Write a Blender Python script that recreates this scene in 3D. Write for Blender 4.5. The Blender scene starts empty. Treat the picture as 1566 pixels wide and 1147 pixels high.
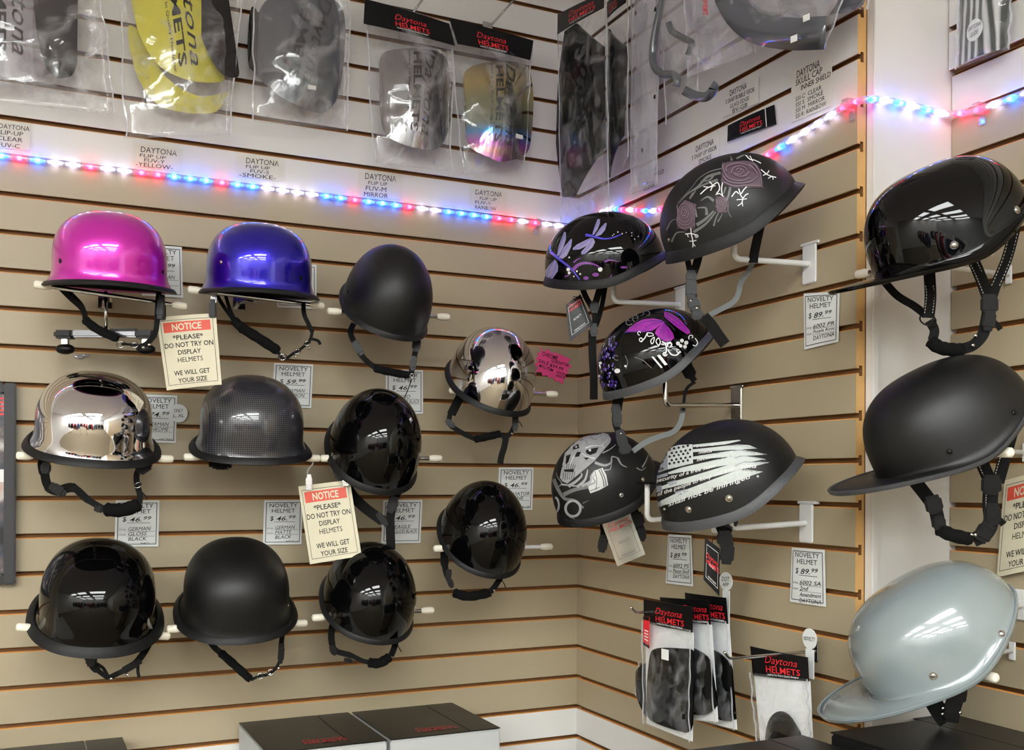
import bpy, bmesh, math, random
import numpy as np
from math import sin, cos, pi, radians, acos
from mathutils import Vector, Matrix, noise
from mathutils.bvhtree import BVHTree

S = bpy.context.scene
COL = S.collection

# ------------------------------------------------------------------ camera
CAM = Vector((-1.2832, -2.3085, 1.6011))
YAW, PITCH, ROLL, FPX, CYP = 0.44433, -0.0015, 0.0040, 1585.3, 736.25
FW = Vector((sin(YAW) * cos(PITCH), cos(YAW) * cos(PITCH), sin(PITCH)))
_r = Vector((cos(YAW), -sin(YAW), 0)); _u = _r.cross(FW)
RT = _r * cos(ROLL) + _u * sin(ROLL); UP = _u * cos(ROLL) - _r * sin(ROLL)
cd = bpy.data.cameras.new('camera'); cam = bpy.data.objects.new('camera', cd); COL.objects.link(cam)
cd.sensor_width = 36.0; cd.lens = FPX / 1566 * 36.0
cd.shift_y = (CYP - 573.5) / 1566
cd.clip_start = 0.02; cd.clip_end = 40
cam.matrix_world = Matrix(((RT.x, UP.x, -FW.x, CAM.x), (RT.y, UP.y, -FW.y, CAM.y), (RT.z, UP.z, -FW.z, CAM.z), (0, 0, 0, 1)))
S.camera = cam

# ------------------------------------------------------------------ world, exposure
w = bpy.data.worlds.new('world'); S.world = w; w.use_nodes = True
w.node_tree.nodes['Background'].inputs[0].default_value = (0.8, 0.84, 0.9, 1)
w.node_tree.nodes['Background'].inputs[1].default_value = 0.05
S.view_settings.view_transform = 'Standard'; S.view_settings.look = 'None'
S.view_settings.gamma = 1.0; S.view_settings.use_curve_mapping = False
S.view_settings.exposure = 0.0
S.cycles.max_bounces = 10; S.cycles.transparent_max_bounces = 16
S.cycles.sample_clamp_indirect = 6.0
S.cycles.caustics_reflective = False; S.cycles.caustics_refractive = False

PANEL_LIGHT = 28.5       # emission of the ceiling light panels
LED_LIGHT = 52.0        # emission of the strip's diodes

# ------------------------------------------------------------------ pixels to points
def ray(px, py):
    return FW + RT * ((px - 783) / FPX) - UP * ((py - CYP) / FPX)
def onA(px, py, off=0.0):
    d = ray(px, py); return CAM + d * ((-off - CAM.y) / d.y)
def onX(px, py, x):
    d = ray(px, py); return CAM + d * ((x - CAM.x) / d.x)
def onB(px, py, off=0.0):
    return onX(px, py, -off)
CX = 0.205
def onC(px, py, off=0.0):
    return onX(px, py, CX - off)
def onY(px, py, y):
    return onA(px, py, -y)
def atdepth(px, py, dep):
    return CAM + ray(px, py) * dep
def depth(p):
    return (Vector(p) - CAM).dot(FW)

# ------------------------------------------------------------------ materials
def lin(c):
    return tuple(((v / 255) / 12.92 if v / 255 <= 0.04045 else ((v / 255 + 0.055) / 1.055) ** 2.4) for v in c) + (1.0,)
MATS = {}
def mat(name, rgb, rough=0.5, metal=0.0, coat=0.0, spec=0.5, var=0.0, vscale=30.0, bump=0.0, bscale=200.0, coat_rough=0.03, emit=0.0, stretch=None, sheen=0.0):
    if name in MATS: return MATS[name]
    m = bpy.data.materials.new(name); m.use_nodes = True; MATS[name] = m
    nt = m.node_tree; b = nt.nodes['Principled BSDF']
    b.inputs['Base Color'].default_value = lin(rgb)
    b.inputs['Roughness'].default_value = rough; b.inputs['Metallic'].default_value = metal
    b.inputs['Coat Weight'].default_value = coat; b.inputs['Coat Roughness'].default_value = coat_rough
    b.inputs['Specular IOR Level'].default_value = spec
    if sheen: b.inputs['Sheen Weight'].default_value = sheen
    if emit:
        b.inputs['Emission Color'].default_value = lin(rgb); b.inputs['Emission Strength'].default_value = emit
    if var or bump:
        tc = nt.nodes.new('ShaderNodeTexCoord'); mp = nt.nodes.new('ShaderNodeMapping')
        nt.links.new(tc.outputs['Object'], mp.inputs[0])
        if stretch: mp.inputs['Scale'].default_value = stretch
    if var:
        n = nt.nodes.new('ShaderNodeTexNoise'); n.inputs['Scale'].default_value = vscale; n.inputs['Detail'].default_value = 4
        nt.links.new(mp.outputs[0], n.inputs['Vector'])
        mx = nt.nodes.new('ShaderNodeMix'); mx.data_type = 'RGBA'
        l = lin(rgb)
        mx.inputs[6].default_value = tuple(max(0, v * (1 - var)) for v in l[:3]) + (1,)
        mx.inputs[7].default_value = tuple(min(1, v * (1 + var)) for v in l[:3]) + (1,)
        nt.links.new(n.outputs['Fac'], mx.inputs[0]); nt.links.new(mx.outputs[2], b.inputs['Base Color'])
    if bump:
        n2 = nt.nodes.new('ShaderNodeTexNoise'); n2.inputs['Scale'].default_value = bscale; n2.inputs['Detail'].default_value = 3
        nt.links.new(mp.outputs[0], n2.inputs['Vector'])
        bp = nt.nodes.new('ShaderNodeBump'); bp.inputs['Strength'].default_value = bump; bp.inputs['Distance'].default_value = 0.002
        nt.links.new(n2.outputs['Fac'], bp.inputs['Height']); nt.links.new(bp.outputs[0], b.inputs['Normal'])
    return m
def M(k): return MATS[k]

mat('laminate_white', (220, 218, 213), 0.42, var=0.03, vscale=3)
mat('laminate_taupe', (168, 154, 127), 0.42, var=0.04, vscale=3)
mat('mdf', (128, 84, 42), 0.75, var=0.15, vscale=60)
mat('mdf_lit_lip', (216, 150, 80), 0.7, var=0.1, vscale=60)  # slat top lip: ceiling light painted in as a brighter MDF colour
mat('mdf_end', (205, 160, 98), 0.7, var=0.12, vscale=40)
mat('paint_grey', (168, 168, 166), 0.6, var=0.02, vscale=2)
mat('paint_white', (222, 219, 214), 0.55, var=0.02, vscale=2)
mat('pink_metal', (205, 30, 172), 0.28, 0.45, 1.0, var=0.08, vscale=900)
mat('blue_metal', (32, 15, 172), 0.3, 0.75, 1.0, var=0.10, vscale=900)
mat('gloss_black', (5, 5, 6), 0.03, 0.0, 0.0, spec=0.32)
mat('matte_black', (17, 17, 18), 0.44, 0.0, 0.0, spec=0.38, bump=0.03, bscale=1500)
mat('chrome', (225, 223, 226), 0.015, 1.0)
mat('nickel', (196, 194, 190), 0.16, 1.0, bump=0.02, bscale=300)
mat('dark_chrome', (112, 112, 116), 0.12, 1.0)
mat('gloss_grey', (130, 140, 142), 0.25, 0.0, 1.0, coat_rough=0.02)
mat('rubber', (20, 20, 21), 0.5, spec=0.3, bump=0.15, bscale=500)
mat('rubber_grey', (62, 63, 66), 0.45, bump=0.3, bscale=700)
mat('foam', (9, 9, 10), 0.95, spec=0.2, bump=0.3, bscale=300)
mat('webbing', (10, 10, 11), 0.7, spec=0.2, bump=0.5, bscale=900)
mat('webbing_grey', (112, 116, 116), 0.75, bump=0.5, bscale=900)
mat('plastic_black', (10, 10, 11), 0.35, spec=0.25, bump=0.05, bscale=80)
mat('stitch', (205, 200, 190), 0.8)
mat('tip_white', (238, 232, 214), 0.5, bump=0.1, bscale=120)
mat('steel_white', (228, 228, 226), 0.35, bump=0.03, bscale=90)
mat('paper', (226, 228, 226), 0.75, var=0.02, vscale=12, bump=0.05, bscale=60)
mat('paper_cream', (214, 206, 180), 0.55, var=0.02, vscale=12)
mat('tape_card', (222, 218, 208), 0.5, var=0.03, vscale=15)
mat('ink', (28, 26, 26), 0.7)
mat('ink_soft', (62, 60, 58), 0.7)
mat('notice_red', (214, 78, 56), 0.5)
mat('neon_pink', (250, 82, 150), 0.6)
mat('red_print', (226, 40, 52), 0.4)
mat('white_print', (238, 238, 236), 0.45)
mat('black_print', (13, 13, 15), 0.3, spec=0.25, bump=0.15, bscale=60)
mat('white_film', (234, 236, 237), 0.3, bump=0.5, bscale=40)
mat('box_black', (22, 22, 23), 0.32, spec=0.35, var=0.2, vscale=6)
mat('box_side', (186, 188, 188), 0.45, var=0.06, vscale=8)
mat('frame_black', (46, 45, 47), 0.5, bump=0.2, bscale=60)
mat('carpet', (122, 110, 88), 0.95, var=0.2, vscale=80, bump=0.4, bscale=200)
mat('ceiling', (236, 235, 240), 0.9, var=0.04, vscale=60, bump=0.2, bscale=80)

def plastic(name, tint=(235, 235, 240), lo=0.10, hi=0.45, scale=18.0, bump=0.5, gloss=0.16):
    """clear film: mostly see-through, glossy, with milky creases"""
    m = bpy.data.materials.new(name); m.use_nodes = True; MATS[name] = m
    nt = m.node_tree; nt.nodes.clear(); N = nt.nodes.new; K = nt.links.new
    out = N('ShaderNodeOutputMaterial'); tr = N('ShaderNodeBsdfTransparent'); tr.inputs[0].default_value = lin(tint)
    gl = N('ShaderNodeBsdfGlossy'); gl.inputs['Roughness'].default_value = 0.09; gl.inputs[0].default_value = (1, 1, 1, 1)
    df = N('ShaderNodeBsdfDiffuse'); df.inputs[0].default_value = lin((228, 228, 233))
    tc = N('ShaderNodeTexCoord'); n = N('ShaderNodeTexNoise')
    n.inputs['Scale'].default_value = scale; n.inputs['Detail'].default_value = 4; n.inputs['Distortion'].default_value = 1.5
    K(tc.outputs['Object'], n.inputs['Vector'])
    rp = N('ShaderNodeMapRange'); rp.inputs['From Min'].default_value = 0.48; rp.inputs['From Max'].default_value = 0.72
    rp.inputs['To Min'].default_value = lo; rp.inputs['To Max'].default_value = hi
    K(n.outputs['Fac'], rp.inputs[0])
    bm = N('ShaderNodeBump'); bm.inputs['Strength'].default_value = bump; bm.inputs['Distance'].default_value = 0.012
    n2 = N('ShaderNodeTexNoise'); n2.noise_type = 'RIDGED_MULTIFRACTAL'; n2.inputs['Scale'].default_value = scale * 1.1; n2.inputs['Detail'].default_value = 3; n2.inputs['Distortion'].default_value = 0.6
    K(tc.outputs['Object'], n2.inputs['Vector']); K(n2.outputs['Fac'], bm.inputs['Height']); K(bm.outputs[0], gl.inputs['Normal'])
    m1 = N('ShaderNodeMixShader'); m1.inputs[0].default_value = gloss
    K(tr.outputs[0], m1.inputs[1]); K(gl.outputs[0], m1.inputs[2])
    m2 = N('ShaderNodeMixShader'); K(rp.outputs[0], m2.inputs[0]); K(m1.outputs[0], m2.inputs[1]); K(df.outputs[0], m2.inputs[2])
    K(m2.outputs[0], out.inputs[0])
    return m
plastic('bag_film', tint=(255, 255, 255), lo=0.008, hi=0.20, gloss=0.045)
plastic('bag_film_soft', tint=(255, 255, 255), lo=0.04, hi=0.42, scale=13, gloss=0.06)
plastic('film_seam', tint=(255, 255, 255), lo=0.35, hi=0.6, scale=20, gloss=0.1)
plastic('bag_film_milky', tint=(252, 252, 255), lo=0.12, hi=0.45, scale=10, gloss=0.08)
plastic('visor_clear', tint=(238, 236, 242), lo=0.16, hi=0.22, scale=3, bump=0.05)
plastic('tube_film', tint=(245, 245, 252), lo=0.30, hi=0.34, scale=4, bump=0.02)
plastic('tape_film', tint=(255, 255, 254), lo=0.01, hi=0.02, scale=4, bump=0.02, gloss=0.006)

def emitter(name, rgb, k):
    m = bpy.data.materials.new(name); m.use_nodes = True; MATS[name] = m
    nt = m.node_tree; nt.nodes.clear()
    o = nt.nodes.new('ShaderNodeOutputMaterial'); e = nt.nodes.new('ShaderNodeEmission')
    e.inputs[0].default_value = tuple(rgb) + (1,); e.inputs[1].default_value = k
    nt.links.new(e.outputs[0], o.inputs[0]); return m

# ------------------------------------------------------------------ object helpers
ORG = {}
def tag(o, label=None, cat=None, group=None, kind=None):
    if label: o['label'] = label
    if cat: o['category'] = cat
    if group: o['group'] = group
    if kind: o['kind'] = kind
    return o
def thing(name, label, cat, loc, group=None):
    o = bpy.data.objects.new(name, None); COL.objects.link(o); o.empty_display_size = 0.02
    o.location = loc; ORG[o] = Vector(loc)
    return tag(o, label, cat, group)
def mobj(name, verts, faces, mats, parent=None, smooth=False, fm=None, loc=None, sharp=None):
    """verts in world space; the object sits at its thing's base"""
    org = ORG[parent] if parent is not None else Vector(loc if loc is not None else (0, 0, 0))
    me = bpy.data.meshes.new(name)
    me.from_pydata([tuple(Vector(v) - org) for v in verts], [], faces)
    for m_ in (mats if isinstance(mats, (list, tuple)) else [mats]):
        me.materials.append(M(m_) if isinstance(m_, str) else m_)
    if fm is not None: me.polygons.foreach_set('material_index', fm)
    if smooth: me.polygons.foreach_set('use_smooth', [True] * len(me.polygons))
    me.validate(); me.update()
    if sharp is not None:
        me.set_sharp_from_angle(angle=radians(sharp))
    o = bpy.data.objects.new(name, me); COL.objects.link(o)
    if parent is not None: o.parent = parent
    else: o.location = org
    ORG[o] = org
    return o
class G:
    """collects verts and faces in world space"""
    def __init__(s): s.v = []; s.f = []; s.m = []
    def add(s, vs, fs, mi=0):
        k = len(s.v); s.v += [Vector(v) for v in vs]; s.f += [tuple(i + k for i in f) for f in fs]; s.m += [mi] * len(fs); return s
    def box(s, c, sx, sy, sz, R=None, mi=0, bev=0.0):
        R = R or Matrix.Identity(3); c = Vector(c)
        if bev <= 0:
            vs = [c + R @ Vector((x * sx / 2, y * sy / 2, z * sz / 2)) for x in (-1, 1) for y in (-1, 1) for z in (-1, 1)]
            return s.add(vs, [(0, 1, 3, 2), (4, 6, 7, 5), (0, 4, 5, 1), (2, 3, 7, 6), (0, 2, 6, 4), (1, 5, 7, 3)], mi)
        bm = bmesh.new(); bmesh.ops.create_cube(bm, size=1.0)
        for v in bm.verts: v.co = Vector((v.co.x * sx, v.co.y * sy, v.co.z * sz))
        bmesh.ops.bevel(bm, geom=bm.edges[:], offset=bev, segments=2, affect='EDGES')
        bm.verts.index_update()
        s.add([c + R @ v.co for v in bm.verts], [tuple(v.index for v in f.verts) for f in bm.faces], mi); bm.free(); return s
    def tube(s, pts, r, n=10, mi=0, cap=True, closed=False):
        pts = [Vector(p) for p in pts]; N = len(pts); rr = r if isinstance(r, (list, tuple)) else [r] * N
        prev = None; rings = []
        for i, p in enumerate(pts):
            a = pts[(i - 1) % N] if (i or closed) else p; b = pts[(i + 1) % N] if (i < N - 1 or closed) else p
            t = (b - a).normalized()
            if prev is None:
                u = t.cross(Vector((0, 0, 1)))
                if u.length < 1e-3: u = t.cross(Vector((1, 0, 0)))
            else: u = prev - t * prev.dot(t)
            u.normalize(); prev = u; v = t.cross(u)
            rings.append([p + (u * cos(2 * pi * k / n) + v * sin(2 * pi * k / n)) * rr[i] for k in range(n)])
        k0 = len(s.v); fs = []
        for i in range(N - 1 + (1 if closed else 0)):
            j = (i + 1) % N
            for k in range(n): fs.append((i * n + k, i * n + (k + 1) % n, j * n + (k + 1) % n, j * n + k))
        if cap and not closed:
            fs.append(tuple(range(n - 1, -1, -1))); fs.append(tuple((N - 1) * n + k for k in range(n)))
        return s.add([p for rg in rings for p in rg], fs, mi)
    def cyl(s, a, b, r, n=16, mi=0): return s.tube([a, b], r, n, mi)
    def ball(s, c, r, n=10, mi=0, sq=(1, 1, 1), R=None):
        vs = []; fs = []; c = Vector(c); m_ = n // 2; R = R or Matrix.Identity(3)
        for i in range(m_ + 1):
            for j in range(n):
                ph = pi * i / m_; t = 2 * pi * j / n
                vs.append(c + R @ Vector((r * sq[0] * sin(ph) * cos(t), r * sq[1] * sin(ph) * sin(t), r * sq[2] * cos(ph))))
        for i in range(m_):
            for j in range(n): fs.append((i * n + j, (i + 1) * n + j, (i + 1) * n + (j + 1) % n, i * n + (j + 1) % n))
        return s.add(vs, fs, mi)
    def ribbon(s, pts, wd, th, wax=None, mi=0, sub=1):
        """flat strap swept along pts; wax = list of width axes or None (faces the camera)"""
        pts = smooth_path([Vector(p) for p in pts], sub); N = len(pts); vs = []; fs = []
        for i, p in enumerate(pts):
            t = (pts[min(i + 1, N - 1)] - pts[max(i - 1, 0)]).normalized()
            wdir = Vector(wax) if wax is not None else t.cross((p - CAM).normalized())
            wdir = (wdir - t * wdir.dot(t)).normalized(); nn = t.cross(wdir)
            w_ = wd[min(i * len(wd) // N, len(wd) - 1)] if isinstance(wd, (list, tuple)) else wd
            vs += [p + wdir * w_ / 2 + nn * th / 2, p - wdir * w_ / 2 + nn * th / 2, p - wdir * w_ / 2 - nn * th / 2, p + wdir * w_ / 2 - nn * th / 2]
        for i in range(N - 1):
            for k in range(4): fs.append((4 * i + k, 4 * i + (k + 1) % 4, 4 * i + 4 + (k + 1) % 4, 4 * i + 4 + k))
        fs += [(3, 2, 1, 0), tuple(4 * (N - 1) + k for k in range(4))]
        return s.add(vs, fs, mi)
    def out(s, name, mats, parent=None, smooth=False, loc=None, sharp=None):
        return mobj(name, s.v, s.f, mats, parent, smooth, s.m if isinstance(mats, (list, tuple)) and len(mats) > 1 else None, loc, sharp)
def smooth_path(p, sub):
    if sub <= 1 or len(p) < 3: return p
    o = []; n = len(p)
    for i in range(n - 1):
        a, b, c, d = p[max(i - 1, 0)], p[i], p[i + 1], p[min(i + 2, n - 1)]
        for k in range(sub):
            t = k / sub
            o.append(0.5 * ((2 * b) + (c - a) * t + (2 * a - 5 * b + 4 * c - d) * t * t + (3 * b - a - 3 * c + d) * t ** 3))
    o.append(p[-1]); return o
def round_outline(pts, sub=4):
    """closed smooth curve through a 2-D outline"""
    n = len(pts); o = []
    for i in range(n):
        a, b, c, d = (Vector((*pts[(i + k) % n], 0)) for k in (-1, 0, 1, 2))
        for k in range(sub):
            t = k / sub; q = 0.5 * ((2 * b) + (c - a) * t + (2 * a - 5 * b + 4 * c - d) * t * t + (3 * b - a - 3 * c + d) * t ** 3); o.append((q.x, q.y))
    return o
def fill_poly(pts2, maxlen):
    """triangulated, subdivided fill of a 2-D outline -> (points, triangles)"""
    bm = bmesh.new()
    vs = [bm.verts.new((p[0], p[1], 0)) for p in pts2]
    f = bm.faces.new(vs)
    bmesh.ops.triangulate(bm, faces=[f], ngon_method='EAR_CLIP')
    for _ in range(7):
        le = [e for e in bm.edges if e.calc_length() > maxlen]
        if not le: break
        bmesh.ops.subdivide_edges(bm, edges=le, cuts=1)
        bmesh.ops.triangulate(bm, faces=[q for q in bm.faces if len(q.verts) > 3])
    bm.verts.index_update()
    P = [(v.co.x, v.co.y) for v in bm.verts]; T = [tuple(v.index for v in q.verts) for q in bm.faces]
    bm.free(); return P, T

# ------------------------------------------------------------------ lettering
_font_cache = {}
def glyphs(text, bold=0.0, shear=0.0):
    key = (text, bold, shear)
    if key in _font_cache: return _font_cache[key]
    cu = bpy.data.curves.new('tmp_text', 'FONT'); cu.body = text; cu.size = 1.0; cu.resolution_u = 2; cu.offset = bold; cu.shear = shear
    ob = bpy.data.objects.new('tmp_text', cu); COL.objects.link(ob)
    me = bpy.data.meshes.new_from_object(ob)
    V = [(v.co.x, v.co.y) for v in me.vertices]; F = [tuple(p.vertices) for p in me.polygons]
    bpy.data.objects.remove(ob); bpy.data.meshes.remove(me); bpy.data.curves.remove(cu)
    if V:
        x0 = min(v[0] for v in V); x1 = max(v[0] for v in V); y0 = min(v[1] for v in V); y1 = max(v[1] for v in V)
        V = [((x - x0) / max(x1 - x0, 1e-6), (y - y0) / max(y1 - y0, 1e-6)) for x, y in V]
    _font_cache[key] = (V, F); return V, F
class Sheet:
    """a paper quad given by its four world corners TL TR BR BL, with a gentle bow"""
    def __init__(s, tl, tr, br, bl, bow=0.0, curl=0.0, toward=None):
        s.c = [Vector(v) for v in (tl, tr, br, bl)]; s.bow = bow; s.curl = curl
        n = (s.c[1] - s.c[0]).cross(s.c[3] - s.c[0]).normalized()
        if n.dot((toward or CAM) - s.c[0]) < 0: n = -n
        s.n = n
    def at(s, u, v, lift=0.0):
        a = s.c[0].lerp(s.c[1], u); b = s.c[3].lerp(s.c[2], u)
        return a.lerp(b, v) + s.n * (lift + s.bow * 4 * u * (1 - u) + s.curl * v * v)
    def build(s, name, mt, parent=None, th=0.0006, nu=8, nv=8, loc=None):
        g = G()
        for l in (0.0, -th):
            g.v += [s.at(i / nu, j / nv, l) for j in range(nv + 1) for i in range(nu + 1)]
        k = (nu + 1) * (nv + 1)
        for j in range(nv):
            for i in range(nu):
                a = j * (nu + 1) + i
                g.f += [(a, a + nu + 1, a + nu + 2, a + 1), (k + a, k + a + 1, k + a + nu + 2, k + a + nu + 1)]
        edge = [i for i in range(nu + 1)] + [j * (nu + 1) + nu for j in range(1, nv + 1)] + [nv * (nu + 1) + i for i in range(nu - 1, -1, -1)] + [j * (nu + 1) for j in range(nv - 1, 0, -1)]
        for q in range(len(edge)):
            a, b = edge[q], edge[(q + 1) % len(edge)]; g.f.append((a, b, k + b, k + a))
        g.m = [0] * len(g.f)
        return g.out(name, mt, parent, s.bow != 0 or s.curl != 0, loc, sharp=40 if (s.bow or s.curl) else None)
    def text(s, g, txt, box, bold=0.0, shear=0.0, mi=0, lift=0.0007, rot=0.0):
        """box = (u0, v0, u1, v1), v running down; rot slants the line"""
        V, F = glyphs(txt, bold, shear); u0, v0, u1, v1 = box
        g.add([s.at(u0 + (u1 - u0) * x, v1 - (v1 - v0) * y + rot * (x - 0.5), lift) for x, y in V], F, mi)
    def rect(s, g, box, mi=0, lift=0.0005, nu=6):
        u0, v0, u1, v1 = box; vs = []; fs = []
        for i in range(nu + 1):
            u = u0 + (u1 - u0) * i / nu; vs += [s.at(u, v0, lift), s.at(u, v1, lift)]
        for i in range(nu): fs.append((2 * i, 2 * i + 1, 2 * i + 3, 2 * i + 2))
        g.add(vs, fs, mi)
    def border(s, g, m_, wu, wv, mi=0, lift=0.0005):
        s.rect(g, (m_, m_, 1 - m_, m_ + wv), mi, lift); s.rect(g, (m_, 1 - m_ - wv, 1 - m_, 1 - m_), mi, lift)
        s.rect(g, (m_, m_, m_ + wu, 1 - m_), mi, lift); s.rect(g, (1 - m_ - wu, m_, 1 - m_, 1 - m_), mi, lift)
    def disc(s, g, cu, cv, ru, rv, mi=0, lift=0.0005, n=20):
        vs = [s.at(cu, cv, lift)] + [s.at(cu + ru * cos(2 * pi * k / n), cv + rv * sin(2 * pi * k / n), lift) for k in range(n)]
        g.add(vs, [(0, 1 + k, 1 + (k + 1) % n) for k in range(n)], mi)
# ================================================================== the setting
PT = 0.0762; Z0 = 2.17
def zg(k): return Z0 - k * PT
CEIL = 2.95
XL, YF = -5.2, -7.4      # far sides of the shop

def slat_mesh(name, length, white, axis):
    """one slat with the keyhole groove profile; face toward -n. axis 'x' (wall at y=0) or 'y' (wall at x=0)"""
    hf = (PT - 0.0085) / 2; hc = hf - 0.0045
    prof = [(0.0, -hf + 0.0008), (0.0008, -hf), (0.0065, -hf), (0.0065, -hc), (0.0135, -hc), (0.0135, -PT / 2), (0.019, -PT / 2),
            (0.019, PT / 2), (0.0135, PT / 2), (0.0135, hc), (0.0065, hc), (0.0065, hf), (0.0018, hf), (0.0, hf - 0.0018)]
    n = len(prof); vs = []
    for t in (0.0, length):
        for d, z in prof:
            vs.append((-t, d, z) if axis == 'x' else (d, -t, z))
    fs = []; fm = []
    for i in range(n):
        j = (i + 1) % n
        fs.append((i, j, n + j, n + i)); fm.append(0 if i in (n - 1, 0) else 3 if i in (n - 2, n - 3) else 1)
    fs.append(tuple(range(n))); fm.append(2); fs.append(tuple(range(2 * n - 1, n - 1, -1))); fm.append(2)
    me = bpy.data.meshes.new(name); me.from_pydata(vs, [], fs)
    for k in (('laminate_white' if white else 'laminate_taupe'), 'mdf', 'mdf_end', 'mdf_lit_lip'): me.materials.append(M(k))
    me.polygons.foreach_set('material_index', fm); me.validate(); me.update()
    bm = bmesh.new(); bm.from_mesh(me); bmesh.ops.recalc_face_normals(bm, faces=bm.faces[:]); bm.to_mesh(me); bm.free()
    return me
def slat_wall(name, axis, length, origin, is_white, kmin=-11, kmax=27, proud=None):
    """backing board plus one object per slat"""
    g = G(); top = zg(kmin - 0.5); bot = zg(kmax + 0.5)
    o = Vector(origin)
    if axis == 'x': g.box((o.x - length / 2, o.y + 0.026, (CEIL) / 2), length, 0.014, CEIL)
    else: g.box((o.x + 0.026, o.y - length / 2, CEIL / 2), 0.014, length, CEIL)
    wall = g.out(name, 'mdf', loc=(o.x, o.y, 0)); tag(wall, kind='structure')
    me = {True: slat_mesh('slat_white', length, True, axis), False: slat_mesh('slat_taupe', length, False, axis)}
    for k in range(kmin, kmax + 1):
        s = bpy.data.objects.new('slat', me[bool(is_white(k))]); COL.objects.link(s); s.parent = wall
        s.location = (0, 0, zg(k + 0.5))
        if proud and proud(k):
            if axis == 'x': s.location.y -= 0.008
            else: s.location.x -= 0.008
    return wall
# slat k lies between groove k and groove k+1
slat_wall('wall_back', 'x', 3.633, (0.033, 0, 0), lambda k: k < -1 or k >= 15)
slat_wall('wall_right', 'y', 0.97, (0, -0.0005, 0), lambda k: k < -1 or k >= 15)
slat_wall('wall_far_right', 'y', 3.0, (CX, -0.986, 0), lambda k: k < -1, proud=lambda k: k < -2)
# white return between the two right-hand slat walls
g = G(); g.box((0.02 + (CX + 0.02) / 2, -0.978, CEIL / 2), CX + 0.02, 0.012, CEIL); tag(g.out('wall_return', 'paint_white', loc=(0.1, -0.978, 0)), kind='structure')
g = G(); g.box((0.0265, -0.9865, CEIL / 2), 0.013, 0.006, CEIL, bev=0.001); tag(g.out('trim_1', 'paint_white', loc=(0.0265, -0.9865, 0)), kind='structure')
# rest of the shop
g = G(); g.box(((XL + CX) / 2, YF / 2, -0.02), CX - XL + 0.2, -YF + 0.2, 0.04); tag(g.out('floor', 'carpet', loc=(0, 0, -0.02)), kind='structure')
g = G(); g.box(((XL + CX) / 2, YF / 2, CEIL + 0.02), CX - XL + 0.2, -YF + 0.2, 0.04); tag(g.out('ceiling', 'ceiling', loc=(0, 0, CEIL)), kind='structure')
g = G(); g.box((XL - 0.03, YF / 2, CEIL / 2), 0.06, -YF + 0.1, CEIL); tag(g.out('wall_left', 'paint_white', loc=(XL, 0, 0)), kind='structure')
g = G(); g.box(((XL + CX) / 2, YF - 0.03, CEIL / 2), CX - XL + 0.2, 0.06, CEIL); tag(g.out('wall_front', 'paint_grey', loc=(0, YF, 0)), kind='structure')
g = G(); g.box(((XL - 3.6) / 2, 0.02, CEIL / 2), -3.6 - XL, 0.02, CEIL); tag(g.out('wall_back_plain', 'paint_white', loc=(XL, 0, 0)), kind='structure')
g = G(); g.box((CX + 0.02, (YF - 3.986) / 2, CEIL / 2), 0.02, -YF - 3.986, CEIL); tag(g.out('wall_right_plain', 'paint_white', loc=(CX, -4, 0)), kind='structure')

# ceiling light panels
emitter('panel_light', (0.965, 1.0, 0.985), PANEL_LIGHT)
PANELS = [(x_, y_) for y_ in (-3.0, -4.4, -5.8, -7.0) for x_ in (-1.35, -2.95, -4.5)]
for i, (x, y) in enumerate(PANELS):
    t = thing('ceiling_light', 'oblong recessed ceiling light panel with a white frame', 'light', (x, y, CEIL), 'ceiling light panels')
    g = G(); g.box((x, y, CEIL - 0.006), 1.16, 0.58, 0.004); g.out('diffuser', 'panel_light', t)
    g = G()
    for sx, sy, cx_, cy_ in ((1.20, 0.02, 0, 0.30), (1.20, 0.02, 0, -0.30), (0.02, 0.58, 0.59, 0), (0.02, 0.58, -0.59, 0)):
        g.box((x + cx_, y + cy_, CEIL - 0.008), sx, sy, 0.014)
    g.out('frame', 'steel_white', t)
# ================================================================== helmets
def lerp3(th, f, s, b, p=2.0):
    c = cos(th); return s + ((f if c > 0 else b) - s) * abs(c) ** p
def shell_grid(P, nt=112, nd=26, nb=8, inset=0.0):
    """rows of points from crown to rim, +X front, +Y left, +Z up"""
    rows = []; th = [2 * pi * j / nt for j in range(nt)]; m_ = P.get('m', 2.2); n = P.get('n', 2.1); H = P['H'] - inset
    for i in range(1, nd + 1):
        t = i / nd; row = []
        for a in th:
            c, s = cos(a), sin(a); ax = (P['af'] if c > 0 else P['ab']) - inset
            R = (abs(c / ax) ** n + abs(s / (P['b'] - inset)) ** n) ** (-1 / n)
            zr = lerp3(a, P['zf'], P['zs'], P['zb'], P.get('pz', 2))
            if zr >= 0: phi = t * acos(min(1, zr / H) ** (m_ / 2)); wall = 0
            else:
                u = t * (pi / 2 - zr / H); phi = min(u, pi / 2); wall = max(0, u - pi / 2) * H
            r = R * max(0, sin(phi)) ** (2 / m_); z = H * max(0, cos(phi)) ** (2 / m_) - wall
            row.append((r * c, r * s, z))
        rows.append(row)
    last = rows[-1]
    for k in range(1, nb + 1):
        t = k / nb; row = []
        for j, a in enumerate(th):
            F = lerp3(a, P['Ff'], P['Fs'], P['Fb'], P.get('pF', 2) if cos(a) > 0 else 2); h = lerp3(a, P['hf'], P['hs'], P['hb'], 2)
            x, y, z = last[j]; fa = radians(P.get('fa', 90)); dx = F * (1 - cos(t * fa)) / (1 - cos(fa))
            row.append((x + cos(a) * dx, y + sin(a) * dx, z - h * sin(t * fa) / sin(fa)))
        rows.append(row)
    return rows
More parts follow.
